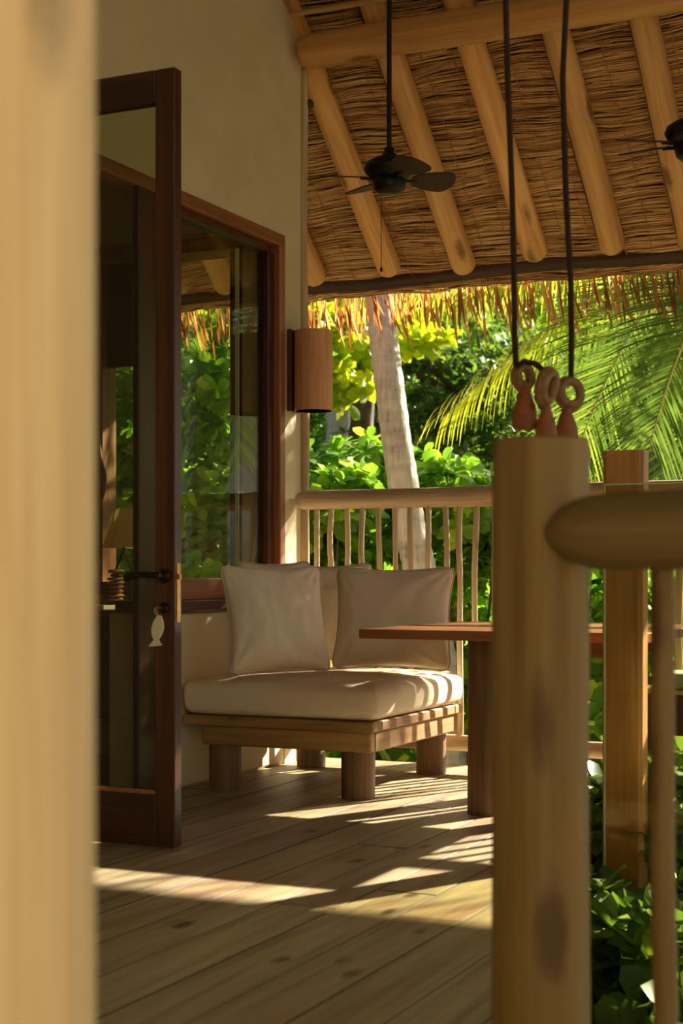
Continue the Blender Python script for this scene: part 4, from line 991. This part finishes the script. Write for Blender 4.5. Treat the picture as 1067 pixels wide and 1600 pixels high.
def palm_trunk(pts, rads, root, rings=True):
    b = MB(); P_ = []; Rd = []; n = 90; pts = [Vector(p) for p in pts]
    for i in range(n + 1):
        t = i / n; f = t * (len(pts) - 1); k = min(int(f), len(pts) - 2); u = f - k
        P_.append(pts[k].lerp(pts[k + 1], u)); r_ = rads[k] * (1 - u) + rads[k + 1] * u
        Rd.append(r_ * (1 + .022 * (1 if i % 2 else -1) + .03 * noise.noise(Vector((i * .3, 0, 1)))))
    b.tube(P_, Rd, 22); obj('trunk', b, M['palmbark'], root, True)
rs = random.Random(31)
# grey leaning palm
base = P(668, 900, 9.9); pb = Vector((base.x + .22, base.y, -1.75))
cp = thing('coconut_palm', pb, 'tall coconut palm whose grey ringed trunk leans behind the railing', 'palm tree')
tt = P(560, -250, 10.9)
palm_trunk([pb, P(688, 1050, 9.9), P(658, 900, 9.9), P(640, 820, 9.95), P(618, 680, 10.0), P(598, 520, 10.15), P(588, 430, 10.3), P(575, 200, 10.6), tt], [.17, .125, .108, .102, .098, .095, .093, .09, .08], cp)
for i in range(11):
    a = i * 2 * math.pi / 11; L = 2.6; d_ = Vector((math.cos(a), math.sin(a), 0))
    add_frond(cp, [tt, tt + d_ * 1.0 + Vector((0, 0, .9)), tt + d_ * 2.0 + Vector((0, 0, .5)), tt + d_ * L + Vector((0, 0, -.7))], .6, .6, Vector((0, 0, 1)) + d_ * .3, n=34, wd=.05, rs=rs)
# palm on the right, fronds sweep across the view
hub = P(1180, 330, 9.6)
rp = thing('coconut_palm', (hub.x + .4, hub.y + .3, -1.75), 'coconut palm at right whose big fronds sweep down beside the hanging bells', 'palm tree')
palm_trunk([(hub.x + .4, hub.y + .3, -1.75), (hub.x + .2, hub.y + .15, .5), hub], [.2, .14, .12], rp)
cn = -fwd
add_frond(rp, [hub, P(1060, 400, 9.3), P(985, 480, 9.1), P(902, 705, 8.9)], .62, .25, cn + Vector((0, 0, .15)), n=74, wd=.015, rnd=.55, fwdmix=.75, rs=rs)
add_frond(rp, [hub, P(1000, 400, 9.8), P(850, 500, 9.8), P(690, 655, 9.8)], .50, 1.1, Vector((0, 0, 1)) + cn * .4, 'frondyel', n=70, wd=.015, rnd=.5, rs=rs)
add_frond(rp, [hub, P(1050, 420, 9.9), P(940, 500, 10.0), P(850, 590, 10.1)], .45, .5, cn * .6 + Vector((0, 0, .7)), n=56, wd=.016, rnd=.15, rs=rs)
add_frond(rp, [hub, P(1120, 420, 8.8), P(1060, 520, 8.6), P(1015, 700, 8.5)], .55, .3, cn + Vector((0, 0, .1)), n=60, wd=.016, rnd=.35, fwdmix=.7, rs=rs)
add_frond(rp, [hub, P(1140, 480, 9.2), P(1100, 620, 9.1), P(1050, 800, 9.0)], .50, .4, cn, n=56, wd=.016, rnd=.5, rs=rs)
add_frond(rp, [hub, P(1040, 360, 10.6), P(860, 395, 10.8), P(610, 470, 11.0)], .55, 2.4, Vector((0, 0, 1)), 'frondyel', n=84, wd=.026, rnd=.6, rs=rs)
add_frond(rp, [hub, P(1060, 330, 10.1), P(900, 350, 10.1), P(735, 440, 10.1)], .60, 2.2, Vector((0, 0, 1)), 'frondyel', n=84, wd=.026, rnd=.35, rs=rs)
add_frond(rp, [hub, P(1250, 200, 9.5), P(1400, 250, 9.5), P(1500, 500, 9.5)], .6, .8, Vector((0, 0, 1)), n=50, wd=.04, rs=rs)
# small young palm low behind
hub2 = P(1045, 705, 12.0)
yp = thing('young_palm', (hub2.x, hub2.y, -1.7), 'young palm crown behind the handrail at the right edge', 'palm tree')
palm_trunk([(hub2.x, hub2.y, -1.75), hub2], [.16, .13], yp)
for i, (x, y) in enumerate([(940, 560), (985, 500), (1060, 480), (1140, 540), (930, 690), (960, 780), (1120, 760), (1060, 830)]):
    e = P(x, y, 12 + rs.uniform(-.7, .4)); m_ = hub2.lerp(e, .5) + Vector((0, 0, .28))
    add_frond(yp, [hub2, m_, e], .42, .5, cn + Vector((0, 0, .3)), n=44, wd=.028, rnd=rs.uniform(.1, .5), rs=rs)
# background palm left of the trunk, pale fronds under the eave
hub3 = P(530, 400, 20)
bp = thing('background_palm', (hub3.x, hub3.y, gz(hub3.x, hub3.y)), 'far palm with pale drooping fronds under the eave left of the trunk', 'palm tree')
palm_trunk([(hub3.x, hub3.y, gz(hub3.x, hub3.y) - .1), hub3], [.2, .14], bp)
for i in range(10):
    a = i * .628 + .2; d_ = Vector((math.cos(a), math.sin(a), 0)); add_frond(bp, [hub3, hub3 + d_ * 1.1 + Vector((0, 0, .5)), hub3 + d_ * 2.4 + Vector((0, 0, -1.1))], .8, 1.0, Vector((0, 0, 1)), n=40, wd=.06, rnd=.6, rs=rs)
print('planks', nplank, 'objects', len(bpy.data.objects))
